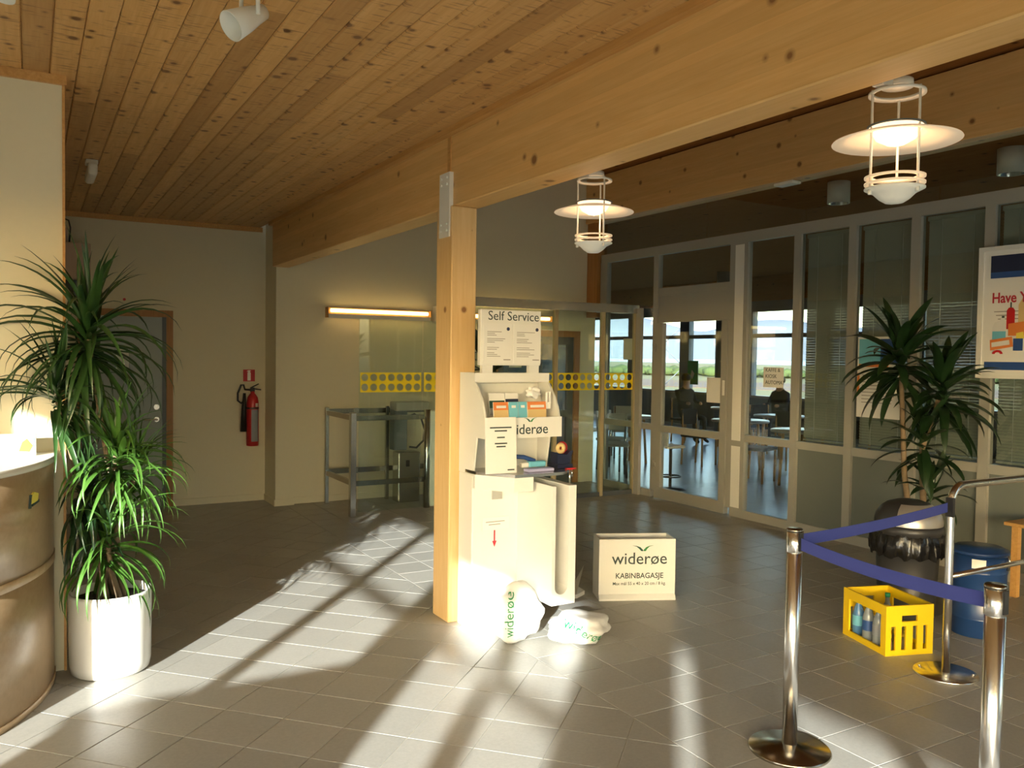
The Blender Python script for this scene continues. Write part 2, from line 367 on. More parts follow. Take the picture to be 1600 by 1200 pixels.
# ---- ceiling over the left bay: knotty boards, each a part
ceil = obj('ceiling', MB().box((XW, YB, CE+.02), (2.25, 9.5, CE+.2)), 'pine_ceiling', label='knotty pine board ceiling above the hall', kind='structure')
BW = .118; bm_cache = {}
def board_mesh(L):
    if L not in bm_cache:
        w2, g = BW/2-.0012, .006; pr = [(-w2, CE+.02), (-w2, CE+g), (-w2+g, CE), (w2-g, CE), (w2, CE+g), (w2, CE+.02)]
        mb = MB().prism([(x, z-CE) for x, z in pr], 'y', 0, L); me = mb.mesh('board'); fixn(me); me.materials.append(MT['pine_ceiling']); bm_cache[L] = me
    return bm_cache[L]
nb = 0
for k in range(40):
    xc = 2.22-BW*(k+.5); yend = 9.45 if xc > .15 else 4.83
    if xc < XW: break
    y = yend; first = True
    while y > YB+.1:
        L = random.choice([1.8, 2.4, 3.0, 3.6, 4.2]) if not first else random.choice([1.2, 1.8, 2.4, 3.0, 3.6]); first = False
        if y-L < -1.2: L = 6.0
        if y-L < YB: L = round(y-YB, 2)
        o = link('ceiling_board', board_mesh(L)); o.parent = ceil; o.location = (xc, y-L+.0008, CE); nb += 1
        y -= L
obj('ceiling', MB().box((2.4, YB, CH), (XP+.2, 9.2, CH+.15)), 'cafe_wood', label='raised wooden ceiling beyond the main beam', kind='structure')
# ---- walls
def st(name, mb, mat, label, parent=None): return obj(name, mb, mat, parent, label=label, kind='structure')
st('wall_left', MB().box((XW-.2, 4.83, 0), (.15, 9.5, CE+.05)), 'wall_paint', 'cream wall behind the curved counter')
st('wall_back', MB().box((.15, 9.45, 0), (2.30, 9.6, CE+.05)), 'wall_paint', 'cream end wall with the grey door')
st('wall_pilaster', MB().box((2.28, 8.99, 0), (2.47, 9.6, 2.555)).box((2.28, 9.0, 2.555), (2.47, 9.6, CE+.05)), 'wall_paint', 'narrow cream pilaster under the beam end')
# far wall of the right bay with a door opening
wf = MB().box((2.47, 9.05, 0), (4.95, 9.2, CH)).box((4.95, 9.05, 1.98), (XP+.1, 9.2, CH)).box((6.25, 9.05, 0), (XP+.1, 9.2, 1.98))
st('wall_far', wf, 'wall_paint', 'tall cream wall behind the glass screen')
st('wall_rear', MB().box((1.2, YB-.2, 0), (XP+.2, YB, CH)).box((XW-.2, YB-.2, 2.5), (1.2, YB, CH)).box((XW-.2, YB-.2, 0), (-2.4, YB, 2.5)).box((-2.4, YB-.2, 0), (1.2, YB, .15)), 'wall_white', 'rear wall behind the viewer')
w3 = thing('rear_fill_window', 'large rear windows added behind the viewer for more sky light', None, (-.6, YB, 0), kind='structure')  # unseen glazing added to lift the shaded side with sky light
for k in range(4): obj('mullion', MB().box((-2.4+k*1.18, YB-.15, .15), (-2.34+k*1.18, YB-.05, 2.5)), 'alu_frame', w3)
for k in range(3): obj('pane', MB().box((-2.34+k*1.18, YB-.103, .15), (-2.4+(k+1)*1.18, YB-.097, 2.5)), 'pane_glass', w3)
for nm, mb in (('baseboard_back', MB().box((.15, 9.435, 0), (.42, 9.45, .07)).box((1.32, 9.435, 0), (2.28, 9.45, .07))),
               ('baseboard_pilaster', MB().box((2.268, 8.978, 0), (2.482, 8.99, .07)).box((2.268, 8.99, 0), (2.28, 9.45, .07))),
               ('baseboard_far', MB().box((2.482, 9.038, 0), (4.95, 9.05, .07)))):
    st(nm, mb, 'wall_paint', 'low cream skirting along the wall foot')
st('trim_1', MB().box((.15, 9.425, CE-.05), (2.24, 9.45, CE)), 'trim_wood', 'wood trim where ceiling meets the end wall')
st('trim_2', MB().box((XW, 4.805, CE-.045), (.15, 4.83, CE)).box((.15, 4.805, CE-.045), (.17, 9.43, CE)), 'trim_wood', 'wood trim on top of the cream wall')
st('trim_3', MB().box((2.195, YB, CE-.035), (2.24, 8.99, CE)), 'trim_wood', 'light wood strip along the top of the main beam')
st('trim_4', MB().box((.15, 4.818, 0), (.162, 4.845, CE-.045)), 'trim_wood', 'thin wood corner bead of the cream wall')

# ---- window wall to the left of the viewer (lets the low sun in)
HZ, TZ = 2.44, 1.90
def vy(v): return (XW*math.cos(SUN_AZ)-v)/math.sin(SUN_AZ)
win = thing('window_1', 'long glazed window wall beside the entrance', 'window', (XW, -2, 0), kind='structure'); del win['category']
obj('header', MB().box((XW-.2, YB, HZ), (XW, 4.83, CE+.2)), 'wall_white', win)
obj('wall_pier', MB().box((XW-.2, 1.97, 0), (XW, 4.83, HZ)), 'wall_white', win)
obj('wall_pier', MB().box((XW-.2, YB, 0), (XW, -5.9, HZ)), 'wall_white', win)
ed = [(-2.185, -2.115, .04), (-1.55, -1.24, .1), (-.88, -.79, .05), (-.36, .08, .12), (.25, .60, .12), (1.0, 1.07, .05)]  # widest piers are added, casting the shadow of the viewer standing here
for a, b, d in ed: obj('mullion', MB().box((XW-d, vy(b), 0), (XW, vy(a), HZ)), 'alu_frame', win)
obj('transom', MB().box((XW-.05, -5.9, TZ-.025), (XW, 1.97, TZ+.028)), 'alu_frame', win)
obj('sill', MB().box((XW-.08, -5.9, 0), (XW, 1.97, .06)), 'alu_frame', win)
ys = [1.97]+[y for a, b, d in ed for y in (vy(a), vy(b))]+[-5.9]
for k in range(0, len(ys), 2): obj('pane', MB().box((XW-.03, ys[k+1], .06), (XW-.024, ys[k], HZ)), 'pane_glass', win)

# ---- main beam, post, second beam
bm_ = thing('glulam_beam', 'long light laminated timber beam running above the wooden post', 'beam', (2.33, 4.7, 2.555))
obj('beam_body', MB().bbox((2.24, YB, 2.555), (2.415, 8.99, CE+.02), .006, 1), 'glulam', bm_)
obj('upper_wall', MB().box((2.26, YB, CE+.055), (2.40, 9.05, CH)).box((2.26, 9.05, CE+.055), (2.47, 9.2, CH)), 'wall_white', bm_)
pt = thing('timber_post', 'light square wooden post carrying the long beam', 'post', (2.305, 4.71, 0))
obj('post_body', MB().bbox((2.222, 4.60, 0), (2.392, 4.82, 2.555), .006, 1), 'post_wood', pt)
pl_ = obj('steel_plate', MB().box((2.212, 4.625, 2.37), (2.2215, 4.765, 2.553)).box((2.212, 4.625, 2.553), (2.2395, 4.765, 2.76)), 'white_paint', label='white steel plate bolted across the joint of post and beam', cat='plate')
for y in (4.655, 4.735):
    for z in (2.41, 2.45, 2.69, 2.73): obj('bolt', MB().cyl((2.204, y, z), (2.213, y, z), .007, 8), 'white_paint', pl_)
obj('joint_strip', MB().box((2.234, 4.66, 2.77), (2.241, 4.70, CE-.04)), 'trim_wood', bm_)
dq = onx(1230, 288, 6.40); obj('ceiling_sensor', MB().bbox((6.34, dq.y-.12, 3.345), (6.46, dq.y+.12, 3.374), .006, 1), 'white_shade', label='small white sensor under the second beam above the partition', cat='sensor')
st('trim_5', MB().bbox((6.30, YB, 3.375), (6.52, 9.05, 3.95), .006, 1), 'glulam', 'second timber beam above the glazed partition')
obj('timber_post', MB().box((6.33, 8.82, 2.16), (6.44, 9.04, 3.375)), 'door_wood', label='brown timber post where the cream wall meets the glazed partition', cat='post')

# ================================================================== GLAZED PARTITION  X = XP
part = thing('wall_right', 'white framed glazed partition to the cafe', None, (XP, 5, 0), kind='structure')
X0, X1 = XP, XP+.06
def bar(name, y0, y1, z0, z1, mat='alu_frame', x0=X0, x1=X1): return obj(name, MB().box((x0, y0, z0), (x1, y1, z1)), mat, part)
bar('top_rail', YB, 8.80, 2.85, 2.955); bar('bottom_rail', YB, 6.44, 0, .085); bar('bottom_rail', 7.74, 8.80, 0, .085)
mull = [(8.66, 8.80), (7.655, 7.74), (6.25, 6.50), (5.575, 5.655), (4.955, 5.035), (4.335, 4.42), (3.72, 3.80), (3.10, 3.18), (2.48, 2.56), (1.86, 1.94), (1.24, 1.32), (.4, .5), (-1.2, -1.1), (-3.2, -3.1), (YB, YB+.1)]
for a, b in mull: bar('mullion', a, b, .085, 2.85, x0=X0-.006)
obj('cover_strip', MB().box((X0-.012, 6.30, .1), (X0-.006, 6.42, .74)), 'white_paint', part); obj('cover_strip', MB().box((X0-.012, 6.30, .80), (X0-.006, 6.42, 2.83)), 'white_paint', part)
gl0, gl1 = X0+.025, X0+.031
panes = [(mull[i+1][1], mull[i][0]) for i in range(len(mull)-1)]
for i, (a, b) in enumerate(panes):
    if i == 1: continue
    bar('mid_rail', a, b, .795, .868)
    if i in (0, 2): bar('pane', a, b, .868, 2.85, 'pane_glass', gl0, gl1); bar('pane', a, b, .085, .795, 'pane_glass', gl0, gl1)
    else:
        bar('pane', a, b, .868, 2.85, 'dark_glass', gl0, gl1); bar('lower_panel', a, b, .085, .795, 'panel_grey', gl0, gl1+.01)
# over-door lights
a, b = panes[1]
bar('transom_rail', a, b, 2.37, 2.46); bar('transom_rail', a, b, 2.06, 2.13); bar('pane', a, b, 2.46, 2.85, 'pane_glass', gl0, gl1); bar('infill_panel', a, b, 2.13, 2.37, 'alu_frame', X0+.012, X1-.01)
# high glazing above the frame
yy = [8.8, 6.9, 5.55, 4.2, 2.8, 1.2, -.5, -3.5, YB]
for k in range(len(yy)-1): bar('upper_pane', yy[k+1]+.003, yy[k]-.003, 2.957, 3.373, 'pane_glass', gl0, gl1)
# glass door
d2 = thing('door_2', 'white framed glass door into the cafe', None, (XP, 7.1, 0), kind='structure')
ya, yb = 6.505, 7.65
def dbar(n, y0, y1, z0, z1, mat='alu_frame', x0=XP-.02, x1=XP+.04): return obj(n, MB().box((x0, y0, z0), (x1, y1, z1)), mat, d2)
dbar('stile', ya, ya+.085, .01, 2.055); dbar('stile', yb-.10, yb, .01, 2.055); dbar('top_rail', ya+.085, yb-.10, 1.945, 2.055); dbar('bottom_rail', ya+.085, yb-.10, .01, .135); dbar('mid_rail', ya+.085, yb-.10, .79, .865)
dbar('pane', ya+.085, yb-.10, .135, .79, 'pane_glass', XP+.005, XP+.011); dbar('pane', ya+.085, yb-.10, .865, 1.945, 'pane_glass', XP+.005, XP+.011)
for z in (.35, 1.72): obj('hinge', MB().cyl((XP-.03, yb+.005, z), (XP-.03, yb+.005, z+.09), .013, 10).box((XP-.035, yb-.03, z+.02), (XP-.02, yb+.03, z+.07)), 'alu_frame', d2)
obj('lock_plate', MB().bbox((XP-.032, ya+.02, 1.26), (XP-.02, ya+.05, 1.42), .003, 1), 'white_paint', d2)
obj('door_knob', MB().lathe([(0, 0), (.02, .005), (.028, .022), (.02, .04), (.012, .045)], (0, 0, 0), 14), 'chrome', d2)
kn = d2.children[-1]; kn.matrix_parent_inverse = Matrix(); kn.location = (-.02, ya+.04-7.1, 1.08); kn.rotation_euler = (0, -PI/2, 0)
# paper notices on the partition
def notice(name, yc, zc, wd, hg, label, x=XP-.026, lines=None, txt=None, tsz=.05, cat='notice'):
    t = thing(name, label, cat, (x, yc, zc-hg/2))
    obj('sheet', MB().box((x, yc-wd/2, zc-hg/2), (x+.002, yc+wd/2, zc+hg/2)), 'paper', t)
    if txt:
        for k, s_ in enumerate(txt):
            obj('lettering', text_mb(s_, tsz, frame_M((x-.0005, yc+wd*.40, zc+hg*.28-k*tsz*1.18), (0, -1, 0), (0, 0, 1)), .0006, 'LEFT'), 'text_dark', t)
    if lines:
        mb = MB()
        for k in range(lines):
            z = zc+hg*.36-k*hg*.72/lines; mb.box((x-.001, yc-wd*.36*(.5+.5*random.random()), z-.004), (x-.0002, yc+wd*.38, z+.004))
        obj('print_lines', mb, 'text_grey', t)
    return t
notice('notice_sheet', 6.70, 1.31, .24, .27, 'blank white paper taped to the cafe glass door', XP+.002)
notice('notice_sheet', 5.90, 1.47, .26, .20, 'white paper reading KAFFE & KIOSK AUTOMAT in the pane beside the door', XP+.021, txt=['KAFFE &', 'KIOSK', 'AUTOMAT'], tsz=.052)
notice('notice_sheet', 8.23, 1.75, .20, .26, 'white paper on the glass seen through the sliding glass screen', XP+.021)
# green exit label on a cafe column is built with the cafe below
t = thing('wall_poster', 'white poster with blue and orange header taped behind the leafy plant', 'poster', (XP-.01, 4.72, 1.15))
x = XP+.022
obj('sheet', MB().box((x, 4.50, 1.15), (x+.002, 4.93, 1.86)), 'paper', t)
obj('print', MB().box((x-.001, 4.70, 1.62), (x, 4.915, 1.84)), 'print_cyan', t); obj('print', MB().box((x-.001, 4.52, 1.62), (x, 4.70, 1.84)), 'print_blue', t)
obj('print', MB().box((x-.0012, 4.62, 1.595), (x-.0002, 4.915, 1.62)), 'print_orange', t); obj('print', MB().box((x-.0012, 4.905, 1.36), (x-.0002, 4.928, 1.54)), 'print_orange', t)
mb = MB()
for k in range(9): mb.box((x-.001, 4.55+.05*random.random(), 1.52-k*.03), (x-.0002, 4.88, 1.526-k*.03))
obj('print_lines', mb, 'text_grey', t)
# big poster board
PX = XP-.05
pb = thing('poster_board', 'large framed travel safety poster headed Have You in red', 'poster', (PX, 3.42, 1.53))
obj('board', MB().box((PX, 3.02, 1.535), (PX+.02, 3.80, 2.52)), 'paper', pb)
for a, b in (((PX-.012, 3.765, 1.53), (PX+.025, 3.805, 2.525)), ((PX-.012, 3.015, 1.53), (PX+.025, 3.05, 2.525)), ((PX-.012, 3.05, 1.53), (PX+.025, 3.765, 1.56)), ((PX-.012, 3.05, 2.49), (PX+.025, 3.765, 2.525))): obj('frame_bar', MB().box(a, b), 'white_paint', pb)
def pr(y0, y1, z0, z1, mat, d=.002): obj('print', MB().box((PX-d, y0, z0), (PX-d+.0015, y1, z1)), mat, pb)
pr(3.06, 3.715, 2.33, 2.455, 'print_navy'); pr(3.06, 3.715, 2.285, 2.33, 'print_blue'); pr(3.06, 3.745, 1.595, 1.655, 'print_blue')
obj('lettering', text_mb('Have You', .108, frame_M((PX-.002, 3.70, 2.10), (0, -1, 0), (0, 0, 1)), .0008, 'LEFT', .0022, .82), 'text_red', pb)
mb = MB()
for k in range(3): mb.box((PX-.002, 3.10, 2.03-k*.028), (PX-.0005, 3.68-.015*k, 2.036-k*.028))
obj('print_lines', mb, 'text_grey', pb)
def cutout(pts, mat, d=.003):    # flat printed shape: (y, z)
    obj('print', MB().prism(pts, 'x', PX-d, PX-d+.0012), mat, pb)
cutout([(3.69, 1.82), (3.69, 1.91), (3.675, 1.95), (3.64, 1.965), (3.615, 1.99), (3.60, 1.99), (3.59, 1.94), (3.585, 1.82)], 'far_white', .0025); cutout([(3.688, 1.82), (3.688, 1.885), (3.587, 1.885), (3.587, 1.82)], 'print_cyan', .0035); cutout([(3.62, 1.985), (3.60, 1.985), (3.60, 2.0), (3.62, 2.0)], 'text_dark', .0035)
cutout([(3.585, 1.90), (3.585, 2.04), (3.57, 2.06), (3.54, 2.06), (3.525, 2.04), (3.525, 1.90)], 'red'); cutout([(3.56, 2.06), (3.56, 2.10), (3.55, 2.10), (3.55, 2.06)], 'text_dark')
cutout([(3.50, 1.93), (3.50, 2.08), (3.47, 2.13), (3.40, 2.13), (3.38, 2.08), (3.38, 1.93)], 'print_tan', .0022)
cutout([(3.57, 1.85), (3.57, 1.94), (3.42, 1.96), (3.40, 1.85)], 'print_orange', .0038); cutout([(3.70, 1.74), (3.705, 1.82), (3.54, 1.845), (3.53, 1.77)], 'print_orange', .0042); cutout([(3.69, 1.765), (3.692, 1.80), (3.56, 1.82), (3.555, 1.785)], 'far_white', .0048)
cutout([(3.53, 1.74), (3.53, 1.83), (3.46, 1.83), (3.46, 1.74)], 'print_blue', .0045); cutout([(3.51, 1.83), (3.51, 1.87), (3.46, 1.88), (3.45, 1.83)], 'print_yellow', .0045)
cutout([(3.645+.04*math.cos(a), 1.715+.03*math.sin(a)) for a in [k*PI/7 for k in range(8)]]+[(3.645+.02*math.cos(a), 1.715+.014*math.sin(a)) for a in [PI-k*PI/7 for k in range(8)]], 'red', .0045)

# venetian blinds, one per bay
labs = ['closed grey venetian blind in the bay next to the notice pane', 'grey venetian blind behind the taped poster', 'grey venetian blind in the bay left of the big poster', 'grey venetian blind partly hidden by the big poster board']
for i, lb in zip((3, 4, 5, 6), labs):
    a, b = panes[i]; t = thing('venetian_blind', lb, 'blind', (X1+.03, (a+b)/2, .9), group='venetian blinds in the partition')
    obj('head_rail', MB().box((X1+.01, a+.01, 2.81), (X1+.05, b-.01, 2.845)), 'blind', t)
    mb = MB(); z = 2.80; end = .90 if i != 5 else .90
    while z > end:
        mb.poly([(X1+.024, a+.012, z+.012), (X1+.024, b-.012, z+.012), (X1+.034, b-.012, z-.0115), (X1+.034, a+.012, z-.0115)]); z -= .0245
    obj('slats', mb, 'blind', t, kind='stuff')
    for f in (.25, .75): obj('cord', MB().cyl((X1+.019, a+(b-a)*f, .9), (X1+.019, a+(b-a)*f, 2.82), .0025, 5), 'white_paint', t)
    obj('bottom_rail', MB().box((X1+.02, a+.012, .875), (X1+.04, b-.012, .892)), 'blind', t)

# ================================================================== GLASS SCREEN at Y = 8.03
YV = 8.03
sc_ = thing('glass_screen', 'clear glass security screen with yellow dotted safety band and metal top rail', 'glass screen', (4.6, YV, 0))
obj('top_rail', MB().box((4.0, YV-.05, 2.175), (6.36, YV+.05, 2.275)), 'steel', sc_)
for x in (5.20, 5.86, 6.345): obj('upright', MB().box((x-.022, YV-.025, 0), (x+.022, YV+.025, 2.175)), 'pale_wood', sc_, label='pale wooden upright')
obj('upright', MB().box((6.33, YV-.12, 0), (6.372, YV-.03, 2.24)), 'alu_frame', sc_)
obj('bottom_rail', MB().box((3.95, YV-.02, 0), (6.36, YV+.02, .05)), 'dark_frame', sc_)
def band(x0, x1, z0=1.26, rows=2, p=.1):
    n = max(1, round((x1-x0)/p)); q = (x1-x0)/n; mb = MB(); K = 16
    for i in range(n):
        for j in range(rows):
            cx, cz = x0+(i+.5)*q, z0+(j+.5)*p; hw, hh, r = q/2, p/2, .037
            ring, sq = [], []
            for k in range(K):
                a = 2*PI*k/K; c, s2 = math.cos(a), math.sin(a); ring.append((cx+r*c, YV-.008, cz+r*s2))
                f = 1/max(abs(c), abs(s2)); sq.append((cx+hw*c*f, YV-.008, cz+hh*s2*f))
            b0 = mb.addv(ring+sq)
            for k in range(K): k2 = (k+1) % K; mb.face([b0+k, b0+K+k, b0+K+k2, b0+k2])
    return mb
for x0, x1, zt in ((2.865, 3.55, 2.0), (3.56, 4.0, 2.0), (4.0, 5.178, 2.175), (5.222, 5.838, 2.175), (5.882, 6.323, 2.175)):
    g = obj('pane', MB().box((x0, YV-.005, .05), (x1, YV+.005, zt)), 'screen_glass', sc_)
    o = obj('safety_band', band(x0+.01, x1-.01), 'yellow_film', g, label='yellow band with round cut-outs')
# door in the far wall behind the screen
d3 = thing('door_3', 'dark double glass door in the far wall behind the screen', None, (5.6, 9.1, 0), kind='structure')
for a, b in (((4.95, 9.06, 0), (5.03, 9.17, 1.98)), ((6.17, 9.06, 0), (6.25, 9.17, 1.98)), ((5.03, 9.06, 1.90), (6.17, 9.17, 1.98))): obj('door_frame', MB().box(a, b), 'door_wood', d3)
for x0, x1 in ((5.03, 5.60), (5.60, 6.17)):
    mb = MB().box((x0, 9.09, 0), (x0+.09, 9.14, 1.90)).box((x1-.09, 9.09, 0), (x1, 9.14, 1.90)).box((x0+.09, 9.09, 1.80), (x1-.09, 9.14, 1.90)).box((x0+.09, 9.09, 0), (x1-.09, 9.14, .2)).box((x0+.09, 9.09, .86), (x1-.09, 9.14, .95))
    lf = obj('leaf_frame', mb, 'dark_frame', d3); obj('pane', MB().box((x0+.09, 9.11, .2), (x1-.09, 9.116, 1.80)), 'dark_glass', lf)
t = thing('notice_sheet', 'white paper notice on the dark door behind the screen', 'notice', (5.25, 9.08, 1.55)); obj('sheet', MB().box((5.2, 9.084, 1.5), (5.38, 9.087, 1.76)), 'paper', t)
# railing of steel posts and flat rails
rl = thing('steel_railing', 'steel barrier railing with flat brown rails below the glass screen', 'railing', (2.82, 8.4, 0))
obj('post', MB().bbox((2.79, 8.045, 0), (2.85, 8.105, 1.055), .004, 1), 'steel', rl); obj('post', MB().bbox((2.80, 8.90, 0), (2.84, 8.94, 1.06), .004, 1), 'steel', rl)
obj('post', MB().bbox((3.50, 8.90, 0), (3.54, 8.94, 1.06), .004, 1), 'steel', rl)
for z in (1.005, .345):
    obj('rail', MB().box((2.805, 8.105, z-.03), (2.835, 8.90, z+.02)), 'base_steel', rl); obj('rail', MB().box((2.85, 8.062, z-.035), (3.60, 8.09, z+.015)), 'base_steel', rl); obj('rail', MB().box((2.84, 8.905, z-.02), (4.0, 8.93, z+.035)), 'base_steel', rl)
    obj('joint_sleeve', MB().box((3.12, 8.895, z-.025), (3.17, 8.905, z+.04)), 'steel', rl)
gt = thing('gate_panel', 'bright metal swing gate panel beside the steel railing', 'gate', (3.8, 8.12, 0))
obj('panel', MB().bbox((3.66, 8.06, .04), (4.1, 8.12, 1.06), .02, 3), 'white_paint', gt); obj('hinge_tube', MB().cyl((3.645, 8.09, .03), (3.645, 8.09, 1.07), .035, 18), 'steel', gt)
tg = thing('ticket_reader', 'grey metal scanner cabinet standing behind the railing', 'scanner', (3.66, 8.7, 0))
obj('cabinet', MB().bbox((3.54, 8.62, 0), (3.80, 8.80, .56), .012, 2), 'steel', tg); obj('head', MB().bbox((3.50, 8.66, .58), (3.66, 8.80, 1.08), .01, 2), 'blue_grey', tg); obj('top_cap', MB().bbox((3.50, 8.60, 1.02), (3.90, 8.80, 1.12), .012, 2), 'alu_frame', tg)
obj('hose', MB().tube([(3.67, 8.68, .95), (3.74, 8.66, .98), (3.82, 8.65, .93), (3.865, 8.65, .80), (3.85, 8.65, .68), (3.77, 8.66, .60), (3.69, 8.68, .61)], .012, 8), 'black_plastic', tg); obj('card_slot', MB().box((3.63, 8.612, .40), (3.67, 8.62, .47)), 'black_plastic', tg)
# wall lights
def wall_light(x0, x1, y, z, label):
    t = thing('wall_light', label, 'lamp', ((x0+x1)/2, y, z), group='fluorescent wall lights')
    obj('housing', MB().box((x0, y-.05, z-.02), (x1, y, z+.05)), 'trim_wood', t); obj('end_cap', MB().box((x0-.01, y-.09, z-.06), (x0, y, z+.055)), 'trim_wood', t); obj('end_cap', MB().box((x1, y-.09, z-.06), (x1+.01, y, z+.055)), 'trim_wood', t)
    obj('reflector', MB().box((x0, y-.095, z-.065), (x1, y-.085, z-.018)), 'white_shade', t)
    obj('tube', MB().cyl((x0+.03, y-.075, z+.02), (x1-.03, y-.075, z+.02), .02, 14), 'tube_glow', t)
wall_light(2.84, 4.06, 9.04, 2.10, 'glowing fluorescent wall light left of the wooden post')
wall_light(4.52, 5.74, 9.04, 2.10, 'glowing fluorescent wall light seen through the glass screen')
obj('junction_box', MB().bbox((4.12, 8.93, 2.02), (4.30, 9.05, 2.22), .012, 2), 'white_shade', label='small pale junction box at the end of the wall light', cat='box')

# ================================================================== END WALL: door, extinguisher, sign
d1 = thing('door_1', 'grey blue door in a brown wood frame', None, (.88, 9.44, 0), kind='structure')
for a, b in (((.42, 9.42, 0), (.49, 9.46, 2.07)), ((1.25, 9.42, 0), (1.315, 9.46, 2.07)), ((.49, 9.42, 2.0), (1.25, 9.46, 2.07))): obj('door_frame', MB().box(a, b), 'door_wood', d1)
obj('stop_strip', MB().box((1.21, 9.432, 0), (1.25, 9.46, 2.0)), 'dark_frame', d1)
lf = obj('leaf', MB().box((.49, 9.438, .01), (1.21, 9.46, 1.995)), 'door_leaf', d1)
obj('lock', MB().cyl((1.155, 9.428, 1.06), (1.155, 9.44, 1.06), .028, 16), 'chrome', lf); obj('handle', MB().cyl((1.155, 9.426, .93), (1.155, 9.44, .93), .026, 16).tube([(1.155, 9.42, .93), (1.155, 9.39, .93), (1.13, 9.385, .93), (1.03, 9.385, .93)], .010, 8), 'chrome', lf)
obj('door_sign', MB().box((.77, 9.434, 1.46), (.89, 9.438, 1.66)), 'paper', lf)
x0 = ony(360, 560, 9.45)
sg = thing('safety_sign', 'red square extinguisher sign on the cream wall', 'sign', (2.10, 9.445, 1.32))
obj('plate', MB().box((2.04, 9.442, 1.325), (2.165, 9.45, 1.455)), 'sign_red', sg)
obj('pictogram', MB().prism([(2.085, 1.335), (2.12, 1.335), (2.12, 1.42), (2.112, 1.43), (2.112, 1.437), (2.125, 1.44), (2.112, 1.447), (2.092, 1.447), (2.078, 1.437), (2.078, 1.432), (2.092, 1.435), (2.092, 1.43), (2.085, 1.42)], 'y', 9.440, 9.4425), 'paper', sg)
fe = thing('fire_extinguisher', 'red fire extinguisher with black horn hanging on the wall', 'extinguisher', (2.125, 9.37, .62))
obj('cylinder', MB().lathe([(.0, 0), (.06, 0), (.064, .01), (.064, .47), (.055, .53), (.03, .57), (.022, .575), (.022, .60), (0, .60)], (2.125, 9.37, .62), 24), 'red', fe)
obj('label_wrap', MB().lathe([(.0648, .05), (.0648, .40)], (2.125, 9.37, .62), 16, cap=False, a0=-2.0, a1=-.7), 'print_grey', fe); obj('label_wrap', MB().lathe([(.0652, .43), (.0652, .47)], (2.125, 9.37, .62), 6, cap=False, a0=-1.3, a1=-.7), 'paper', fe)
obj('strap', MB().lathe([(.066, .405), (.067, .41), (.067, .42), (.066, .425)], (2.125, 9.37, .62), 24, cap=False), 'black_plastic', fe)
obj('valve', MB().bbox((2.10, 9.35, 1.215), (2.145, 9.39, 1.26), .004, 1), 'black_plastic', fe); obj('lever', MB().tube([(2.10, 9.37, 1.255), (2.19, 9.37, 1.30)], .007, 6).tube([(2.11, 9.37, 1.25), (2.215, 9.37, 1.235)], .007, 6), 'black_plastic', fe)
obj('horn', MB().tube([(2.035, 9.36, 1.20), (2.03, 9.36, 1.05), (2.025, 9.36, .78)], [.015, .025, .034], 14), 'black_plastic', fe)
obj('hose', MB().tube([(2.10, 9.37, 1.235), (2.04, 9.36, 1.24), (2.025, 9.36, 1.29), (2.0, 9.36, 1.29), (1.965, 9.36, 1.20), (1.965, 9.36, 1.12), (2.0, 9.36, 1.09), (2.035, 9.36, 1.12), (2.036, 9.36, 1.2)], .011, 8), 'black_plastic', fe)
obj('detector_dot', MB().cyl((.85, 9.435, 2.17), (.85, 9.45, 2.17), .014, 12), 'sign_red', label='tiny red indicator above the grey door', cat='indicator')
# boxes at the corridor corner
cb = thing('wall_cabinet', 'flat pinkish box high on the wall beside the counter wall corner', 'box', (.41, 9.4, 2.3))
obj('body', MB().bbox((.17, 9.30, 2.34), (.535, 9.45, 2.70), .006, 1), 'pink_panel', cb); obj('upper_box', MB().bbox((.17, 9.34, 2.70), (.335, 9.45, 2.84), .006, 1), 'pink_panel', cb)
obj('cable', MB().tube([(.23, 9.38, 2.84), (.24, 9.38, 2.91), (.29, 9.38, 2.94), (.345, 9.38, 2.92), (.36, 9.38, 2.85), (.35, 9.38, 2.70)], .008, 6), 'black_plastic', cb)
hd = thing('hanging_display', 'small dark screen mounted below the pinkish box', 'screen', (.33, 9.3, 2.1)); obj('screen', MB().bbox((.17, 9.33, 2.16), (.38, 9.45, 2.335), .006, 1), 'black_plastic', hd); obj('bracket', MB().prism([(.385, 2.335), (.47, 2.335), (.45, 2.13), (.39, 2.13)], 'y', 9.36, 9.45), 'blue_grey', hd)
# emergency light on ceiling
el = thing('emergency_light', 'small white emergency light on the pine ceiling above the corridor', 'lamp', (.40, 6.95, CE-.12))
obj('mount', MB().bbox((.36, 6.78, CE-.03), (.44, 6.90, CE), .004, 1), 'white_shade', el); obj('diffuser', MB().bbox((.372, 6.74, CE-.115), (.435, 7.16, CE-.03), .02, 3), 'white_shade', el)
# spotlights on the ceiling
def spot(x, y, aim, label, r=.055):
    t = thing('ceiling_spotlight', label, 'spotlight', (x, y, CE), group='white spotlights on the pine ceiling')
    obj('mount', MB().bbox((x-.05, y-.05, CE-.03), (x+.05, y+.05, CE), .006, 1), 'white_paint', t)
    obj('stem', MB().cyl((x, y, CE-.07), (x, y, CE-.03), .02, 14), 'white_paint', t)
    a = Vector(aim).normalized(); c = Vector((x, y, CE-.16)); sd = a.cross(Vector((0, 0, 1))).normalized()
    for q in (-1, 1): obj('yoke_arm', MB().tube([Vector((x, y, CE-.07)), Vector((x, y, CE-.075))+sd*(q*.055), c+sd*(q*.058)], .008, 6), 'white_paint', t)
    mb = MB().lathe([(.0, -.07), (.028, -.07), (.034, -.03), (.045, .02), (r, .09), (r-.004, .09), (.04, .02), (.0, .0)], n=24); o = obj('lamp_head', mb, 'white_paint', t, local=True)
    o.location = c-Vector((x, y, CE)); o.rotation_euler = a.to_track_quat('Z', 'Y').to_euler()
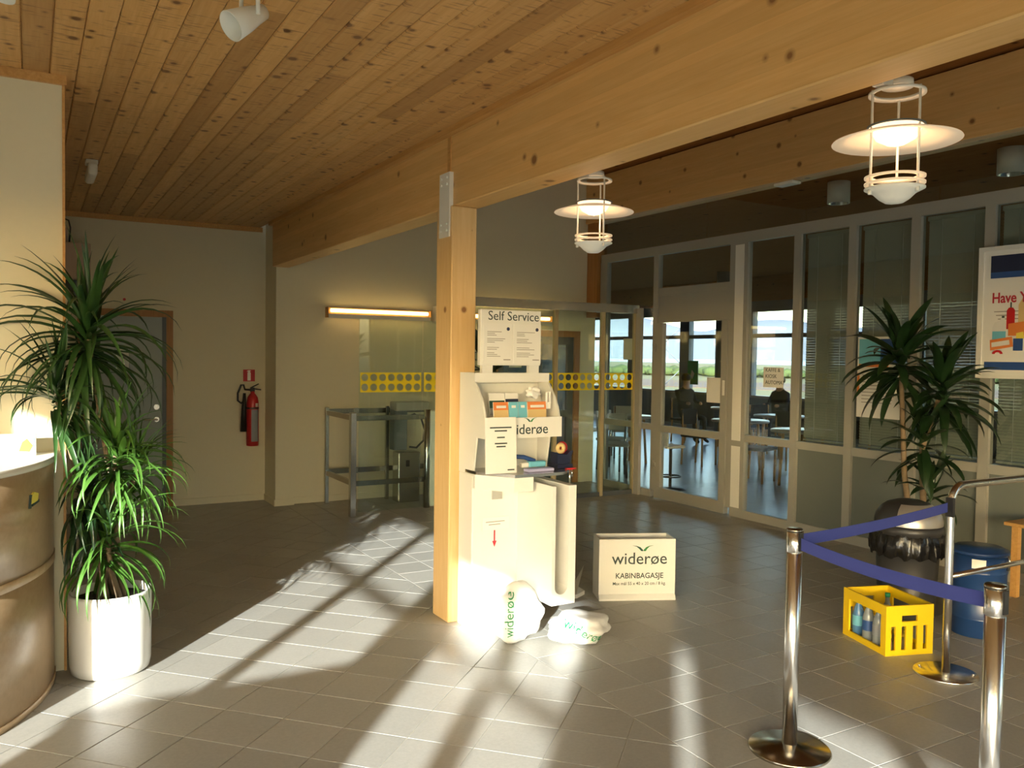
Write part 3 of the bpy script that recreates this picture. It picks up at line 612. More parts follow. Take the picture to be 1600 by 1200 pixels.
sq = fl(390, -42, CE); spot(sq.x, sq.y, (-.75, -.25, -.55), 'white ceiling spotlight aimed to the left'); sq = fl(10, -128, CE); spot(sq.x, sq.y, (-.3, -.1, -.9), 'white ceiling spotlight cut off at the top left edge')

# ================================================================== COUNTER
CX, CY, CR = -1.09, 4.825, 1.20
ct_ = thing('reception_counter', 'curved wood veneer reception counter against the cream wall', 'counter', (CX, CY, 0))
def arc(r0, r1, z0, z1, n=40, a0=-PI/2, a1=0):
    mb = MB(); i = len(mb.v)
    for k in range(n+1):
        a = a0+(a1-a0)*k/n
        for r, z in ((r0, z0), (r1, z0), (r1, z1), (r0, z1)): mb.v.append((CX+r*math.cos(a), CY+r*math.sin(a), z))
    for k in range(n):
        for j in range(4): mb.face([i+k*4+j, i+k*4+(j+1) % 4, i+(k+1)*4+(j+1) % 4, i+(k+1)*4+j], j in (1, 3))
    mb.face([i, i+1, i+2, i+3]); mb.face([i+n*4+3, i+n*4+2, i+n*4+1, i+n*4]); return mb
obj('front_panel', arc(CR-.04, CR-.004, .03, .60), 'veneer', ct_); obj('front_panel', arc(CR-.04, CR-.004, .64, 1.10), 'veneer', ct_); obj('band', arc(CR-.04, CR, .60, .64), 'band_wood', ct_, label='lighter wood band'); obj('plinth', arc(CR-.05, CR+.002, 0, .03), 'band_wood', ct_)
obj('worktop', arc(CR-.5, CR+.008, 1.10, 1.13), 'wall_white', ct_); obj('desk_top', arc(.05, CR-.45, .72, .75), 'wall_white', ct_)
a = -.40; er, et = Vector((math.cos(a), math.sin(a), 0)), Vector((-math.sin(a), math.cos(a), 0))
po = Vector((CX, CY, 0))+er*(CR+.0); M = frame_M(po+Vector((0, 0, .93)), et, (0, 0, 1))
for nm, pts, mt in (('emblem', [(-.055, -.01), (.06, .0), (.075, .055), (.0, .075), (-.04, .055)], 'print_yellow'), ('emblem', [(-.07, -.04), (-.05, -.04), (-.035, .06), (-.055, .06)], 'text_dark'), ('emblem', [(-.03, -.03), (.085, -.012), (.085, .008), (-.03, -.012)], 'text_dark')):
    mb = MB(); i = mb.addv([M@Vector((x*.6, y*.6+.025, .004)) for x, y in pts]+[M@Vector((x*.6, y*.6+.025, -.012)) for x, y in pts]); n = len(pts); mb.face(range(i, i+n)); mb.face(range(i+2*n-1, i+n-1, -1))
    for k in range(n): mb.face([i+k, i+n+k, i+n+(k+1) % n, i+(k+1) % n])
    obj(nm, mb, mt, ct_)
bh = thing('leaflet_holder', 'white leaflet holder with a small colourful print on the counter', 'leaflet holder', (-.02, 4.66, 1.13))
obj('holder', MB().bbox((-.13, 4.68, 1.131), (.03, 4.74, 1.235), .004, 1), 'paper', bh)
obj('print', MB().box((-.05, 4.677, 1.15), (.02, 4.68, 1.225)), 'print_cyan', bh); obj('print', MB().prism([(-.045, 1.155), (0, 1.15), (.015, 1.18), (-.01, 1.215), (-.03, 1.20)], 'y', 4.675, 4.677), 'print_orange', bh)
# desk-shaped block added beside the window wall (out of frame, shades the floor)
ck = thing('shade_desk', 'white desk-shaped block added out of view to shade the floor', 'desk', (-1.9, .5, 0)); obj('body', MB().box((-2.42, .2, 0), (-1.52, 1.12, 1.06)).box((-1.52, .63, 0), (-1.18, 1.12, 1.06)), 'wall_white', ck); obj('worktop', MB().prism([(-2.46, .15), (-1.5, .15), (-1.5, .6), (-1.16, .6), (-1.16, 1.15), (-2.46, 1.15)], 'z', 1.06, 1.10), 'veneer', ck)

# ================================================================== PLANTS
def leaf_mesh(L, W, el0, bend, nseg=9, fold=.25, mat='leaf_mid', shape='long', name='leaf'):
    mb = MB(); x = z = 0; a = el0; ds = L/nseg
    for k in range(nseg+1):
        t_ = k/nseg
        wd = W*(math.sin(PI*min(1, t_*.9+.12))**.6 if shape == 'broad' else min(1, .55+t_*3)*(1-t_**2.2))
        if k == nseg: wd = W*.02
        h = fold*wd; nx, nz = -math.sin(a), math.cos(a)
        mb.v += [(x+nx*h, -wd/2, z+nz*h), (x, 0, z), (x+nx*h, wd/2, z+nz*h)]
        x += math.cos(a)*ds; z += math.sin(a)*ds; a -= bend/nseg*(.4+1.2*t_)
    for k in range(nseg):
        for j in range(2): mb.face([k*3+j, k*3+j+1, k*3+j+4, k*3+j+3], True)
    me = mb.mesh(name); me.materials.append(MT[mat]); return me
EXTRA = {}
def head(parent, c, n, meshes, rmin, rmax, base, zspread=.12, seed=0, extra=0, blocked=None):
    R_ = random.Random(seed); nt = n+extra; pick = set(R_.sample(range(nt), n))
    for k in range(nt):
        f = k/nt; me = meshes[min(len(meshes)-1, max(0, int(f*len(meshes)+R_.uniform(-.7, .7))) if f > .05 else 0)]
        loc = Vector(c)-base+Vector((R_.uniform(-.02, .02), R_.uniform(-.02, .02), zspread*(.35-f)))
        rot = (R_.uniform(-.3, .3), R_.uniform(-.32, .32), k*2.39996+R_.uniform(-.4, .4)); s_ = R_.uniform(rmin, rmax); sc3 = (s_, s_*R_.uniform(.85, 1.15), s_)
        if blocked:      # turn leaves that would grow into the wall or the counter
            q = [me.vertices[v].co for v in (len(me.vertices)//3, len(me.vertices)*2//3, len(me.vertices)-2)]
            for rz in [rot[2]+d_ for d_ in (0, .5, -.5, 1., -1., 1.6, -1.6, 2.3, -2.3, 3.1)]:
                M = Matrix.LocRotScale(loc, Euler((rot[0], rot[1], rz)), Vector(sc3))
                if not any(blocked(M@p+base) for p in q): break
            rot = (rot[0], rot[1], rz)
        if k in pick:
            o = link('leaf', me); o.parent = parent; o.location = loc; o.rotation_euler = rot; o.scale = sc3
        else:
            mb = EXTRA.setdefault(parent.name, {}).setdefault(me.materials[0].name, MB()); M = Matrix.LocRotScale(loc, Euler(rot), Vector(sc3)); i0 = mb.addv([M@v.co for v in me.vertices])
            for p in me.polygons: mb.face([i0+q for q in p.vertices], True)
def foliage(parent):
    for m, mb in EXTRA.get(parent.name, {}).items(): obj('foliage', mb, m, parent, kind='stuff', local=True)
def in_wall(p): return (p.x < .17 and p.y > 4.81) or (p.z < 1.27 and p.y < 4.83 and (p.x+1.09)**2+(p.y-4.825)**2 < 1.24**2) or (p.z < .43 and (p.x-.36)**2+(p.y-4.74)**2 < .19**2)
def P1(px, py, dd=0): # point at the big plant's depth
    d = ray(px, py); h = Vector((.36, 4.74, 0)); t_ = (h.x*d.x+h.y*d.y)/(d.x*d.x+d.y*d.y)+dd; return C0+d*t_
base = Vector((.36, 4.74, 0))
p1 = thing('potted_dracaena', 'tall spiky dracaena with several heads in a white pot beside the counter', 'plant', base)
obj('pot', MB().lathe([(.0, 0), (.17, 0), (.185, .012), (.192, .05), (.196, .40), (.196, .415), (.186, .415), (.184, .37), (0, .37)], base, 48), 'pot_white', p1); obj('soil', MB().lathe([(0, .372), (.183, .372)], base, 32, cap=False), 'soil', p1)
lm = {m: [leaf_mesh(.44, .030, 1.35, .5, mat=m), leaf_mesh(.50, .034, .95, 1.3, mat=m), leaf_mesh(.54, .036, .55, 2.0, mat=m), leaf_mesh(.54, .036, .2, 2.3, 10, mat=m), leaf_mesh(.52, .034, -.2, 2.0, mat=m), leaf_mesh(.50, .032, -.6, 1.5, mat=m)] for m in ('leaf_light', 'leaf_mid', 'leaf_dark')}
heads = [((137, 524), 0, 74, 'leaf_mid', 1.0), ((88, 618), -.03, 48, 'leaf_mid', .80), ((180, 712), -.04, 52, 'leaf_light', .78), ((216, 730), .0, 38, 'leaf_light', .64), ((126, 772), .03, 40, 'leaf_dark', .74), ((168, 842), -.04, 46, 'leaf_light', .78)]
for k, (pp, dd, n, m, s_) in enumerate(heads):
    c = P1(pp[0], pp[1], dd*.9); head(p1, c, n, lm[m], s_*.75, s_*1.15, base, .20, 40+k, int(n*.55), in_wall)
    r0 = base+Vector((.06*math.cos(k*1.1), .06*math.sin(k*1.1), .36)); mid = (r0+c)/2+Vector((.015*((-1)**k), 0, 0))
    obj('stem', MB().tube([r0, mid, c], [.016, .014, .012], 8), 'stem', p1)
foliage(p1)
# corn plant by the partition
b2 = Vector((5.72, 3.87, 0))
p2 = thing('corn_plant', 'dark broad-leaved corn plant on woody canes behind the waste bin', 'plant', b2)
obj('pot', MB().lathe([(0, 0), (.15, 0), (.16, .02), (.185, .36), (.185, .38), (.17, .38), (.168, .34), (0, .34)], b2, 36), 'bin_dark', p2)
def P2(px, py, dd=0):
    d = ray(px, py); t_ = (b2.x*d.x+b2.y*d.y)/(d.x*d.x+d.y*d.y)+dd; return C0+d*t_
bl = [leaf_mesh(.38, .066, 1.25, .5, 9, .15, 'leaf_dark', 'broad'), leaf_mesh(.44, .07, .75, 1.0, 9, .15, 'leaf_dark', 'broad'), leaf_mesh(.44, .07, .35, 1.3, 9, .15, 'leaf_dark', 'broad'), leaf_mesh(.42, .068, -.1, 1.3, 9, .15, 'leaf_dark', 'broad'), leaf_mesh(.38, .064, -.6, .8, 9, .15, 'leaf_dark', 'broad')]
for k, (pp, dd, n, s_) in enumerate([((1406, 562), 0, 54, 1.05), ((1472, 612), .03, 56, 1.05), ((1442, 690), -.02, 34, .85), ((1455, 765), .02, 26, .75)]):
    c = P2(pp[0], pp[1], dd); head(p2, c, n, bl, s_*.75, s_*1.2, b2, .24, 70+k)
for pts in ([(1420, 800), (1413, 740), (1408, 580)], [(1443, 800), (1441, 700), (1466, 625)], [(1443, 800), (1441, 750), (1440, 705)]):
    c0 = b2+Vector((0, 0, .34)); obj('cane', MB().tube([c0]+[P2(*q) for q in pts], [.024, .022, .02, .016], 10), 'stem', p2)
# plant behind the kiosk
b3 = Vector((3.35, 6.2, 0)); p3 = thing('potted_palm', 'green potted plant mostly hidden behind the self service stand', 'plant', b3)
obj('pot', MB().lathe([(0, 0), (.15, 0), (.19, .36), (.175, .36), (.17, .32), (0, .32)], b3, 32), 'bin_dark', p3); obj('cane', MB().tube([b3+Vector((0, 0, .3)), b3+Vector((.02, 0, 1.0)), b3+Vector((0, 0, 1.55))], .02, 8), 'stem', p3)
head(p3, b3+Vector((0, 0, 1.55)), 34, bl, .9, 1.2, b3, .18, 91)

# ================================================================== SELF SERVICE STAND
ks = thing('self_service_stand', 'white metal stand with leaflet tray, bag slot and Self Service header', 'kiosk', (2.52, 4.46, 0))
KX0, KX1, KY = 2.28, 2.80, 4.40
obj('column', MB().bbox((KX0, KY, 0), (KX1-.02, 4.585, .94), .006, 1), 'white_paint', ks)
obj('back_panel', MB().box((KX0, 4.50, .94), (KX1, 4.585, 1.545)), 'white_paint', ks)
obj('top_fascia', MB().box((KX0, KY-.01, 1.49), (KX1, 4.50, 1.545)), 'white_paint', ks)
side = [(4.50, .96), (4.50, 1.49), (4.39, 1.49), (4.35, 1.45), (4.31, 1.40), (4.275, 1.34), (4.255, 1.28), (4.25, 1.165), (4.36, 1.165), (4.40, .96)]
for x in (KX0, KX1-.012): obj('side_panel', MB().prism(side, 'x', x, x+.012), 'white_paint', ks)
obj('tray_front', MB().box((KX0, 4.238, 1.165), (KX1, 4.25, 1.285)), 'white_paint', ks)
obj('tray_floor', MB().box((KX0+.012, 4.25, 1.165), (KX1-.012, 4.50, 1.175)), 'white_paint', ks)
obj('tray_back', MB().prism([(4.36, 1.18), (4.49, 1.48), (4.50, 1.48), (4.37, 1.18)], 'x', KX0+.02, KX1-.02), 'white_paint', ks)
obj('shelf', MB().prism([(KX0, 4.50), (KX0, 4.36), (2.42, 4.14), (KX1-.05, 4.14), (KX1+.05, 4.22), (KX1+.05, 4.50)], 'z', .945, .963), 'steel', ks)
obj('shelf_apron', MB().prism([(KX0, 4.40), (KX0, 4.37), (2.42, 4.15), (2.55, 4.15), (2.62, 4.36), (2.62, 4.40)], 'z', .86, .945), 'white_paint', ks)
M = frame_M((2.56, 4.2375, 1.188), (1, 0, 0), (0, 0, 1))
obj('lettering', text_mb('widerøe', .085, M, .0006, 'CENTER', .0005), 'text_dark', ks); emblem(frame_M((2.575, 4.2375, 1.262), (1, 0, 0), (0, 0, 1)), .095, ks)
# header sign
for x in (2.335, 2.66): obj('sign_leg', MB().box((x, 4.40, 1.545), (x+.07, 4.43, 1.60)), 'white_paint', ks)
hs = obj('header_sign', MB().bbox((2.318, 4.395, 1.59), (2.738, 4.435, 1.925), .004, 1), 'white_paint', ks)
obj('lettering', text_mb('Self Service', .078, frame_M((2.545, 4.3945, 1.862), (1, 0, 0), (0, 0, 1)), .0006), 'text_dark', hs)
for x0 in (2.338, 2.542):
    pg = obj('document', MB().box((x0, 4.390, 1.603), (x0+.193, 4.395, 1.842)), 'paper', ks); mb = MB()
    for k in range(15):
        if k in (3, 7, 8, 11): continue
        mb.box((x0+.022, 4.3893, 1.79-k*.0105), (x0+.022+.13*random.uniform(.35, 1), 4.39, 1.7935-k*.0105))
    obj('print_lines', mb, 'text_grey', pg); obj('print', MB().cyl((x0+.165, 4.389, 1.81), (x0+.165, 4.390, 1.81), .011, 12), 'print_navy', pg)
    obj('print', MB().box((x0+.135, 4.3893, 1.622), (x0+.183, 4.39, 1.628)), 'text_grey', pg)
# bag slot (U channel)
def upoly(x0, x1, z0, z1, t0, t1, zi):
    p = [(x0, z0), (x1, z0), (x1, z1), (x1-t1, z1)]; a, b = x1-t1, x0+t0; r = (a-b)/2; c = (a+b)/2
    p += [(c+r*math.cos(q), zi+r+r*math.sin(q)) for q in [-k*PI/10 for k in range(11)]]; return p+[(b, z1), (x0, z1)]
obj('bag_slot', MB().prism(upoly(2.59, 2.752, .215, .905, .022, .052, .275), 'y', 4.0, 4.40), 'white_paint', ks)
obj('button_plate', MB().box((2.41, 4.392, .783), (2.478, 4.40, .845)), 'steel', ks)
lb = obj('sticker', MB().box((2.345, 4.396, .60), (2.53, 4.40, .675)), 'paper', ks); obj('print_lines', MB().box((2.37, 4.395, .645), (2.50, 4.396, .65)).box((2.39, 4.395, .628), (2.47, 4.396, .633)), 'text_grey', lb)
obj('arrow', MB().prism([(2.428, .595), (2.436, .595), (2.436, .53), (2.446, .53), (2.432, .495), (2.418, .53), (2.428, .53)], 'y', 4.396, 4.40), 'text_red', ks, label='thin red arrow')
# leaflets: each one a thing
def leaflet(x0, x1, z0, z1, y, mats, label, tilt=.12):
    t = thing('leaflet', label, 'leaflet', ((x0+x1)/2, y, z0), group='leaflets in the stand tray')
    nb_ = len(mats); mb = MB().prism([(y, z0), (y+.006, z0), (y+.006+tilt*(z1-z0), z1), (y+tilt*(z1-z0), z1)], 'x', x0, x1); s0 = obj('sheet', mb, 'paper', t)
    for k, m in enumerate(mats):
        za, zb = z0+(z1-z0)*k/nb_, z0+(z1-z0)*(k+1)/nb_
        obj('print', MB().prism([(y-.001+tilt*(za-z0), za), (y+tilt*(za-z0), za), (y+tilt*(zb-z0), zb), (y-.001+tilt*(zb-z0), zb)], 'x', x0+.001, x1-.001), m, s0)
    obj('print_title', MB().prism([(y-.002+tilt*(z1-.03-z0), z1-.035), (y+tilt*(z1-.03-z0), z1-.035), (y+tilt*(z1-.02-z0), z1-.02), (y-.002+tilt*(z1-.02-z0), z1-.02)], 'x', x0+.02, x1-.015), 'paper', s0)
OR = ['print_lilac', 'print_tan', 'print_tan', 'print_orange']; CYN = ['print_cyan', 'print_cyan']
leaflet(2.355, 2.455, 1.19, 1.375, 4.275, OR, 'orange and blue leaflet at the left of the tray'); leaflet(2.458, 2.522, 1.185, 1.375, 4.275, CYN, 'left light blue leaflet in the tray'); leaflet(2.524, 2.585, 1.185, 1.375, 4.278, CYN, 'right light blue leaflet in the tray'); leaflet(2.588, 2.72, 1.19, 1.375, 4.275, OR, 'wide orange leaflet at the right of the tray')
leaflet(2.36, 2.465, 1.25, 1.425, 4.34, ['paper', 'print_grey', 'logo_dark', 'paper'], 'grey and green card behind the left orange leaflet'); leaflet(2.47, 2.56, 1.25, 1.425, 4.34, ['paper', 'print_navy', 'paper', 'print_navy', 'paper'], 'white card with dark bars behind the blue leaflets')
def blob(name, c, r, mat, label, cat, seed=1, amp=.12, rot=0, parent=None):
    bm = bmesh.new(); bmesh.ops.create_icosphere(bm, subdivisions=4, radius=1); R_ = random.Random(seed); ph = [R_.uniform(0, 6) for _ in range(9)]
    for v in bm.verts:
        x, y, z = v.co; d = 1+amp*(math.sin(4*x+ph[0])*math.sin(5*y+ph[1])+.6*math.sin(9*z+ph[2]+3*x)+.4*math.sin(13*x+7*y+ph[3])*math.cos(11*z+ph[4]))
        q = Vector((x*r[0]*d, y*r[1]*d, z*r[2]*d)); v.co = Matrix.Rotation(rot, 3, 'Z')@q+Vector(c)
        if v.co.z < .004: v.co.z = .004
    mb = MB().frombm(bm, True); return obj(name, mb, mat, parent, label, cat)
blob('tag_coil', (2.655, 4.33, 1.43), (.045, .03, .035), 'paper', 'crumpled white tag roll on top of the leaflets', 'tag roll', 3, .2)
t = thing('baggage_tag', 'white looped baggage tag hanging at the right of the tray', 'tag', (2.735, 4.3, 1.33)); obj('strip', MB().tube([(2.725, 4.30, 1.36), (2.728, 4.30, 1.43), (2.75, 4.30, 1.435), (2.752, 4.30, 1.36)], .008, 6).box((2.72, 4.297, 1.33), (2.755, 4.303, 1.37)), 'paper', t)
# notice on the shelf
nt = thing('notice_card', 'white notice card leaning on the stand shelf', 'notice', (2.33, 4.2, .965)); ta = .05
def NP(u, v, d): # card plane
    return Vector((2.238+u+v*-.02+.03, 4.225-.05*u+v*.02-.006-d, .967+v))
mb = MB(); i = mb.addv([NP(0, 0, 0), NP(.20, 0, 0), NP(.20, .325, 0), NP(0, .325, 0), NP(0, 0, .004), NP(.20, 0, .004), NP(.20, .325, .004), NP(0, .325, .004)])
for q in ((0, 1, 2, 3), (7, 6, 5, 4), (0, 4, 5, 1), (1, 5, 6, 2), (2, 6, 7, 3), (3, 7, 4, 0)): mb.face([i+k for k in q])
obj('sheet', mb, 'paper', nt); mb = MB()
for a, b, v in ((.03, .17, .262), (.06, .14, .243), (.075, .125, .205), (.06, .14, .170), (.07, .13, .152), (.14, .185, .015)): mb.poly([NP(a, v, .005), NP(b, v, .005), NP(b, v+.008, .005), NP(a, v+.008, .005)])
obj('print_lines', mb, 'text_dark', nt)
# items on the shelf
sp = thing('label_stapler', 'blue and white hand labeller lying on the stand shelf', 'labeller', (2.62, 4.28, .965)); obj('body', MB().bbox((2.58, 4.25, .985), (2.70, 4.29, 1.02), .008, 2), 'print_cyan', sp); obj('grip', MB().tube([(2.49, 4.30, 1.05), (2.56, 4.28, 1.045), (2.63, 4.27, 1.02)], .013, 8), 'print_blue', sp); obj('tip', MB().bbox((2.53, 4.25, .985), (2.58, 4.285, 1.015), .005, 1), 'paper', sp)
obj('tag_pad', MB().bbox((2.54, 4.19, .9645), (2.72, 4.25, .983), .003, 1), 'print_lilac', label='pale pad of tags under the blue labeller', cat='pad')
tp = thing('tape_dispenser', 'navy tape dispenser with red and beige rolls at the shelf end', 'tape dispenser', (2.86, 4.34, .965)); obj('body', MB().prism([(2.80, .99), (2.89, .99), (2.915, 1.07), (2.89, 1.065), (2.87, 1.045), (2.81, 1.05), (2.80, 1.06)], 'y', 4.28, 4.36), 'navy', tp)
def ringmb(c, R_, r, axis='y', n=24, m=8):
    pts = []
    for k in range(n):
        a = 2*PI*k/n; pts.append((c[0]+R_*math.cos(a), c[1], c[2]+R_*math.sin(a)) if axis == 'y' else (c[0]+R_*math.cos(a), c[1]+R_*math.sin(a), c[2]))
    return MB().tube(pts, r, m, closed=True)
obj('tape_roll', ringmb((2.835, 4.30, 1.085), .022, .013), 'print_tan', tp); obj('tape_roll', ringmb((2.865, 4.33, 1.085), .024, .015), 'red', tp); obj('base', MB().box((2.79, 4.26, .965), (2.90, 4.37, .99)), 'navy', tp)
sc2 = thing('scissors', 'red handled scissors hanging from the shelf corner', 'scissors', (2.86, 4.2, .93)); obj('handle', MB().box((2.82, 4.20, .9645), (2.885, 4.225, .973)), 'red', sc2); obj('chain', MB().cyl((2.835, 4.195, .87), (2.835, 4.195, .963), .006, 8).cyl((2.855, 4.2, .92), (2.855, 4.2, .963), .006, 8), 'chrome', sc2); obj('ring', ringmb((2.835, 4.195, .855), .012, .004, 'y', 14, 6), 'chrome', sc2)
# plastic bags at the foot of the stand
def bag(c, r, label, seed, text_c, rot, size):
    o = blob('plastic_bag', c, r, 'bag_white', label, 'bag', seed, .10); o['group'] = 'white plastic bags on the floor'
    tm = text_mb('widerøe', size, Matrix.Rotation(rot, 4, 'Z'), 0); bvh = BVHTree.FromPolygons([v.co for v in o.data.vertices], [p.vertices[:] for p in o.data.polygons])
    vv = []; right, up_ = Vector((.866, -.5, 0)), Vector((0, 0, 1)); dirv = Vector((.5, .866, 0))
    for v in tm.v:
        p0 = Vector(text_c)+right*v[0]+up_*v[1]-dirv*1.0; h = bvh.ray_cast(p0, dirv)
        vv.append(tuple((h[0] if h[0] else p0+dirv*.9)-dirv*.003))
    tm.v = vv; obj('lettering', tm, 'cap_green', o)
bag((2.43, 4.14, .16), (.165, .13, .165), 'upright white plastic bag with green lettering beside the stand foot', 5, (2.40, 4.1, .18), PI/2, .075)
bag((2.755, 3.97, .08), (.19, .15, .085), 'flattened white plastic bag with green lettering in front of the bag slot', 8, (2.735, 3.9, .07), -.45, .075)

# ================================================================== CABIN BAG SIZER
sz = thing('bag_sizer', 'white open cabin baggage sizer box printed KABINBAGASJE', 'baggage sizer', (3.338, 4.568, 0), rz=math.atan2(-.216, .484))
Wd, Hh, Dp, tk = .53, .415, .20, .012
def sobj(n, a, b, mat='white_paint'): return obj(n, MB().box(a, b), mat, sz, local=True)
fp = sobj('front_panel', (0, 0, .03), (Wd, tk, Hh)); sobj('back_panel', (0, Dp-tk, .03), (Wd, Dp, Hh)); sobj('side_panel', (0, tk, .03), (tk, Dp-tk, Hh)); sobj('side_panel', (Wd-tk, tk, .03), (Wd, Dp-tk, Hh))
obj('base_plate', MB().prism([(-.02, 0), (Dp, 0), (Dp, .03), (0, .03), (0, .04), (-.02, .012)], 'x', 0, Wd), 'white_paint', sz, local=True)
for body, s_, z, wt, sx, mt in (('widerøe', .115, .245, .0004, 1.0, 'text_dark'), ('KABINBAGASJE', .052, .148, .0006, .95, 'text_dark'), ('Max mål 55 x 40 x 20 cm / 8 kg.', .030, .102, .0002, .95, 'text_dark')):
    obj('lettering', text_mb(body, s_, frame_M((Wd*.53, -.0008, z), (1, 0, 0), (0, 0, 1)), .0006, 'CENTER', wt, sx), mt, sz, local=True)
emblem(frame_M((Wd*.57, -.0008, .338), (1, 0, 0), (0, 0, 1)), .15, sz, True)
mb = MB(); pts = [fl(885, 915), fl(930, 918), fl(932, 880)+Vector((0, .2, .14)), fl(925, 905)+Vector((.1, .25, .0))]
obj('paper_bag', MB().prism([(3.22, 4.66), (3.33, 4.72), (3.36, 4.90), (3.15, 4.78)], 'z', .003, .03).poly([(3.22, 4.66, .03), (3.36, 4.90, .03), (3.42, 4.86, .17)]), 'bag_white', label='small pale plastic bag lying behind the baggage sizer', cat='bag')

# ================================================================== STANCHIONS, BELTS, BARRIER
def stanchion(x, y, h, label):
    t = thing('belt_stanchion', label, 'stanchion', (x, y, 0), group='chrome belt stanchions')
    obj('base', MB().lathe([(0, 0), (.165, 0), (.17, .008), (.165, .016), (.05, .026), (.03, .035), (0, .035)], (x, y, 0), 48), 'base_steel', t)
    obj('pole', MB().cyl((x, y, .02), (x, y, h-.10), .031, 28), 'chrome', t); obj('head', MB().lathe([(0, h-.10), (.031, h-.10), (.0325, h-.098), (.0325, h-.012), (0, h-.012)], (x, y, 0), 28), 'chrome', t); obj('cap', MB().lathe([(0, h-.012), (.034, h-.012), (.034, h-.004), (.030, h), (0, h)], (x, y, 0), 28), 'base_steel', t)
    c = obj('belt_slot', MB().box((x-.012, y-.036, h-.09), (x+.012, y-.028, h-.015)), 'black_plastic', t); obj('belt_slot', MB().box((x+.026, y-.014, h-.09), (x+.037, y+.014, h-.015)), 'black_plastic', t)
    return t
SA, SC = (2.775, 2.42), (2.665, 1.515)
stanchion(*SA, .945, 'chrome belt post with round base standing in the sunlit floor'); stanchion(*SC, .945, 'chrome belt post at the right edge, nearest the viewer')
SB = (4.19, 2.63)
def belt(p, q, z0, z1, label, sag=.03):
    p, q = Vector((*p, 0)), Vector((*q, 0)); d = (q-p).normalized(); p += d*.04; q -= d*.04; n = d.cross(Vector((0, 0, 1))).normalized(); mb = MB(); N = 14
    for k in range(N+1):
        f = k/N; c = p.lerp(q, f); z = z0+(z1-z0)*f-sag*4*f*(1-f)
        for s_, dz in ((-1, -.025), (1, -.025), (1, .025), (-1, .025)): cc = c+n*(s_*.0012); mb.v.append((cc.x, cc.y, z+dz))
    for k in range(N):
        for j in range(4): mb.face([k*4+j, k*4+(j+1) % 4, k*4+4+(j+1) % 4, k*4+4+j])
    mb.face([0, 1, 2, 3]); mb.face([N*4+3, N*4+2, N*4+1, N*4]); return obj('barrier_belt', mb, 'belt_blue', label=label, cat='belt', group='blue barrier belts')
belt(SA, SB, .89, .89, 'blue belt running back to the curved tube barrier', .012); belt(SA, SC, .885, .885, 'blue belt running to the near post at the right edge', .02)
br = thing('tube_barrier', 'chrome tube barrier with curved top rail and round base', 'barrier', (SB[0], SB[1], 0))
R_ = .10; pts = [(SB[0], SB[1], .012), (SB[0], SB[1], .5), (SB[0], SB[1], .90)]+[(SB[0]+R_-R_*math.cos(a), SB[1], .90+R_*math.sin(a)) for a in [PI/2*k/8 for k in range(1, 9)]]+[(5.3-R_, SB[1], 1.0)]+[(5.3-R_+R_*math.sin(a), SB[1], .90+R_*math.cos(a)) for a in [PI/2*k/8 for k in range(1, 9)]]+[(5.3, SB[1], .012)]
obj('tube', MB().tube(pts, .021, 16), 'chrome', br); obj('lower_rail', MB().cyl((SB[0], SB[1], .52), (5.3, SB[1], .52), .014, 12), 'chrome', br)
for x in (SB[0], 5.3): obj('base_plate', MB().lathe([(0, 0), (.155, 0), (.16, .006), (.155, .012), (0, .014)], (x, SB[1], 0), 48), 'chrome', br)
for a in (1.9, 5.4): obj('bolt', MB().cyl((SB[0]+.13*math.cos(a), SB[1]+.13*math.sin(a), .012), (SB[0]+.13*math.cos(a), SB[1]+.13*math.sin(a), .02), .007, 8), 'chrome', br)
obj('belt_clip', MB().box((SB[0]-.028, SB[1]-.028, .84), (SB[0]-.008, SB[1]+.012, .94)), 'black_plastic', br)

# ================================================================== CRATE with bottles
an = math.atan2(-.094, .287); cr = thing('bottle_crate', 'yellow plastic bottle crate with slotted sides on the floor', 'crate', (4.134, 2.95, 0), rz=an)
CW, CD, CHh, k_ = .302, .40, .282, .012
def cside(nm, W_, hole_fn, M):
    # panel with rectangular holes from a grid of cells
    xs, zs, holes = hole_fn; mb = MB()
    for i in range(len(xs)-1):
        for j in range(len(zs)-1):
            if (i, j) in holes: continue
            b0 = len(mb.v); mb.box((xs[i], 0, zs[j]), (xs[i+1], k_, zs[j+1]))
            for q in range(b0, len(mb.v)): mb.v[q] = tuple(M@Vector(mb.v[q]))
    obj(nm, mb, 'crate_yellow', cr, local=True)
xs = [0, .034, .062, .100, .128, .172, .200, .238, .262, CW]; zs = [0, .03, .165, .19, .225, CHh]
holes = {(i, 1) for i in (1, 3, 5, 7)} | {(i, 3) for i in (3, 4, 5)}
cside('end_wall', CW, (xs, zs, holes), Matrix()); cside('end_wall', CW, (xs, zs, holes), Matrix.Translation((0, CD-k_, 0)))
xs2 = [k_, .045, CD-.055, CD-k_]; zs2 = [0, .035, .225, CHh]
for x in (0, CW-k_): cside('side_wall', CD, (xs2, zs2, {(1, 1)}), Matrix.Translation((x+k_, 0, 0))@Matrix.Rotation(PI/2, 4, 'Z'))
obj('crate_floor', MB().box((k_, k_, 0), (CW-k_, CD-k_, .012)), 'crate_yellow', cr, local=True)
obj('corner_gusset', MB().box((k_, k_, .18), (.03, .03, CHh)), 'crate_yellow', cr, local=True)
rot = Matrix.Translation((4.134, 2.95, 0))@Matrix.Rotation(an, 4, 'Z')
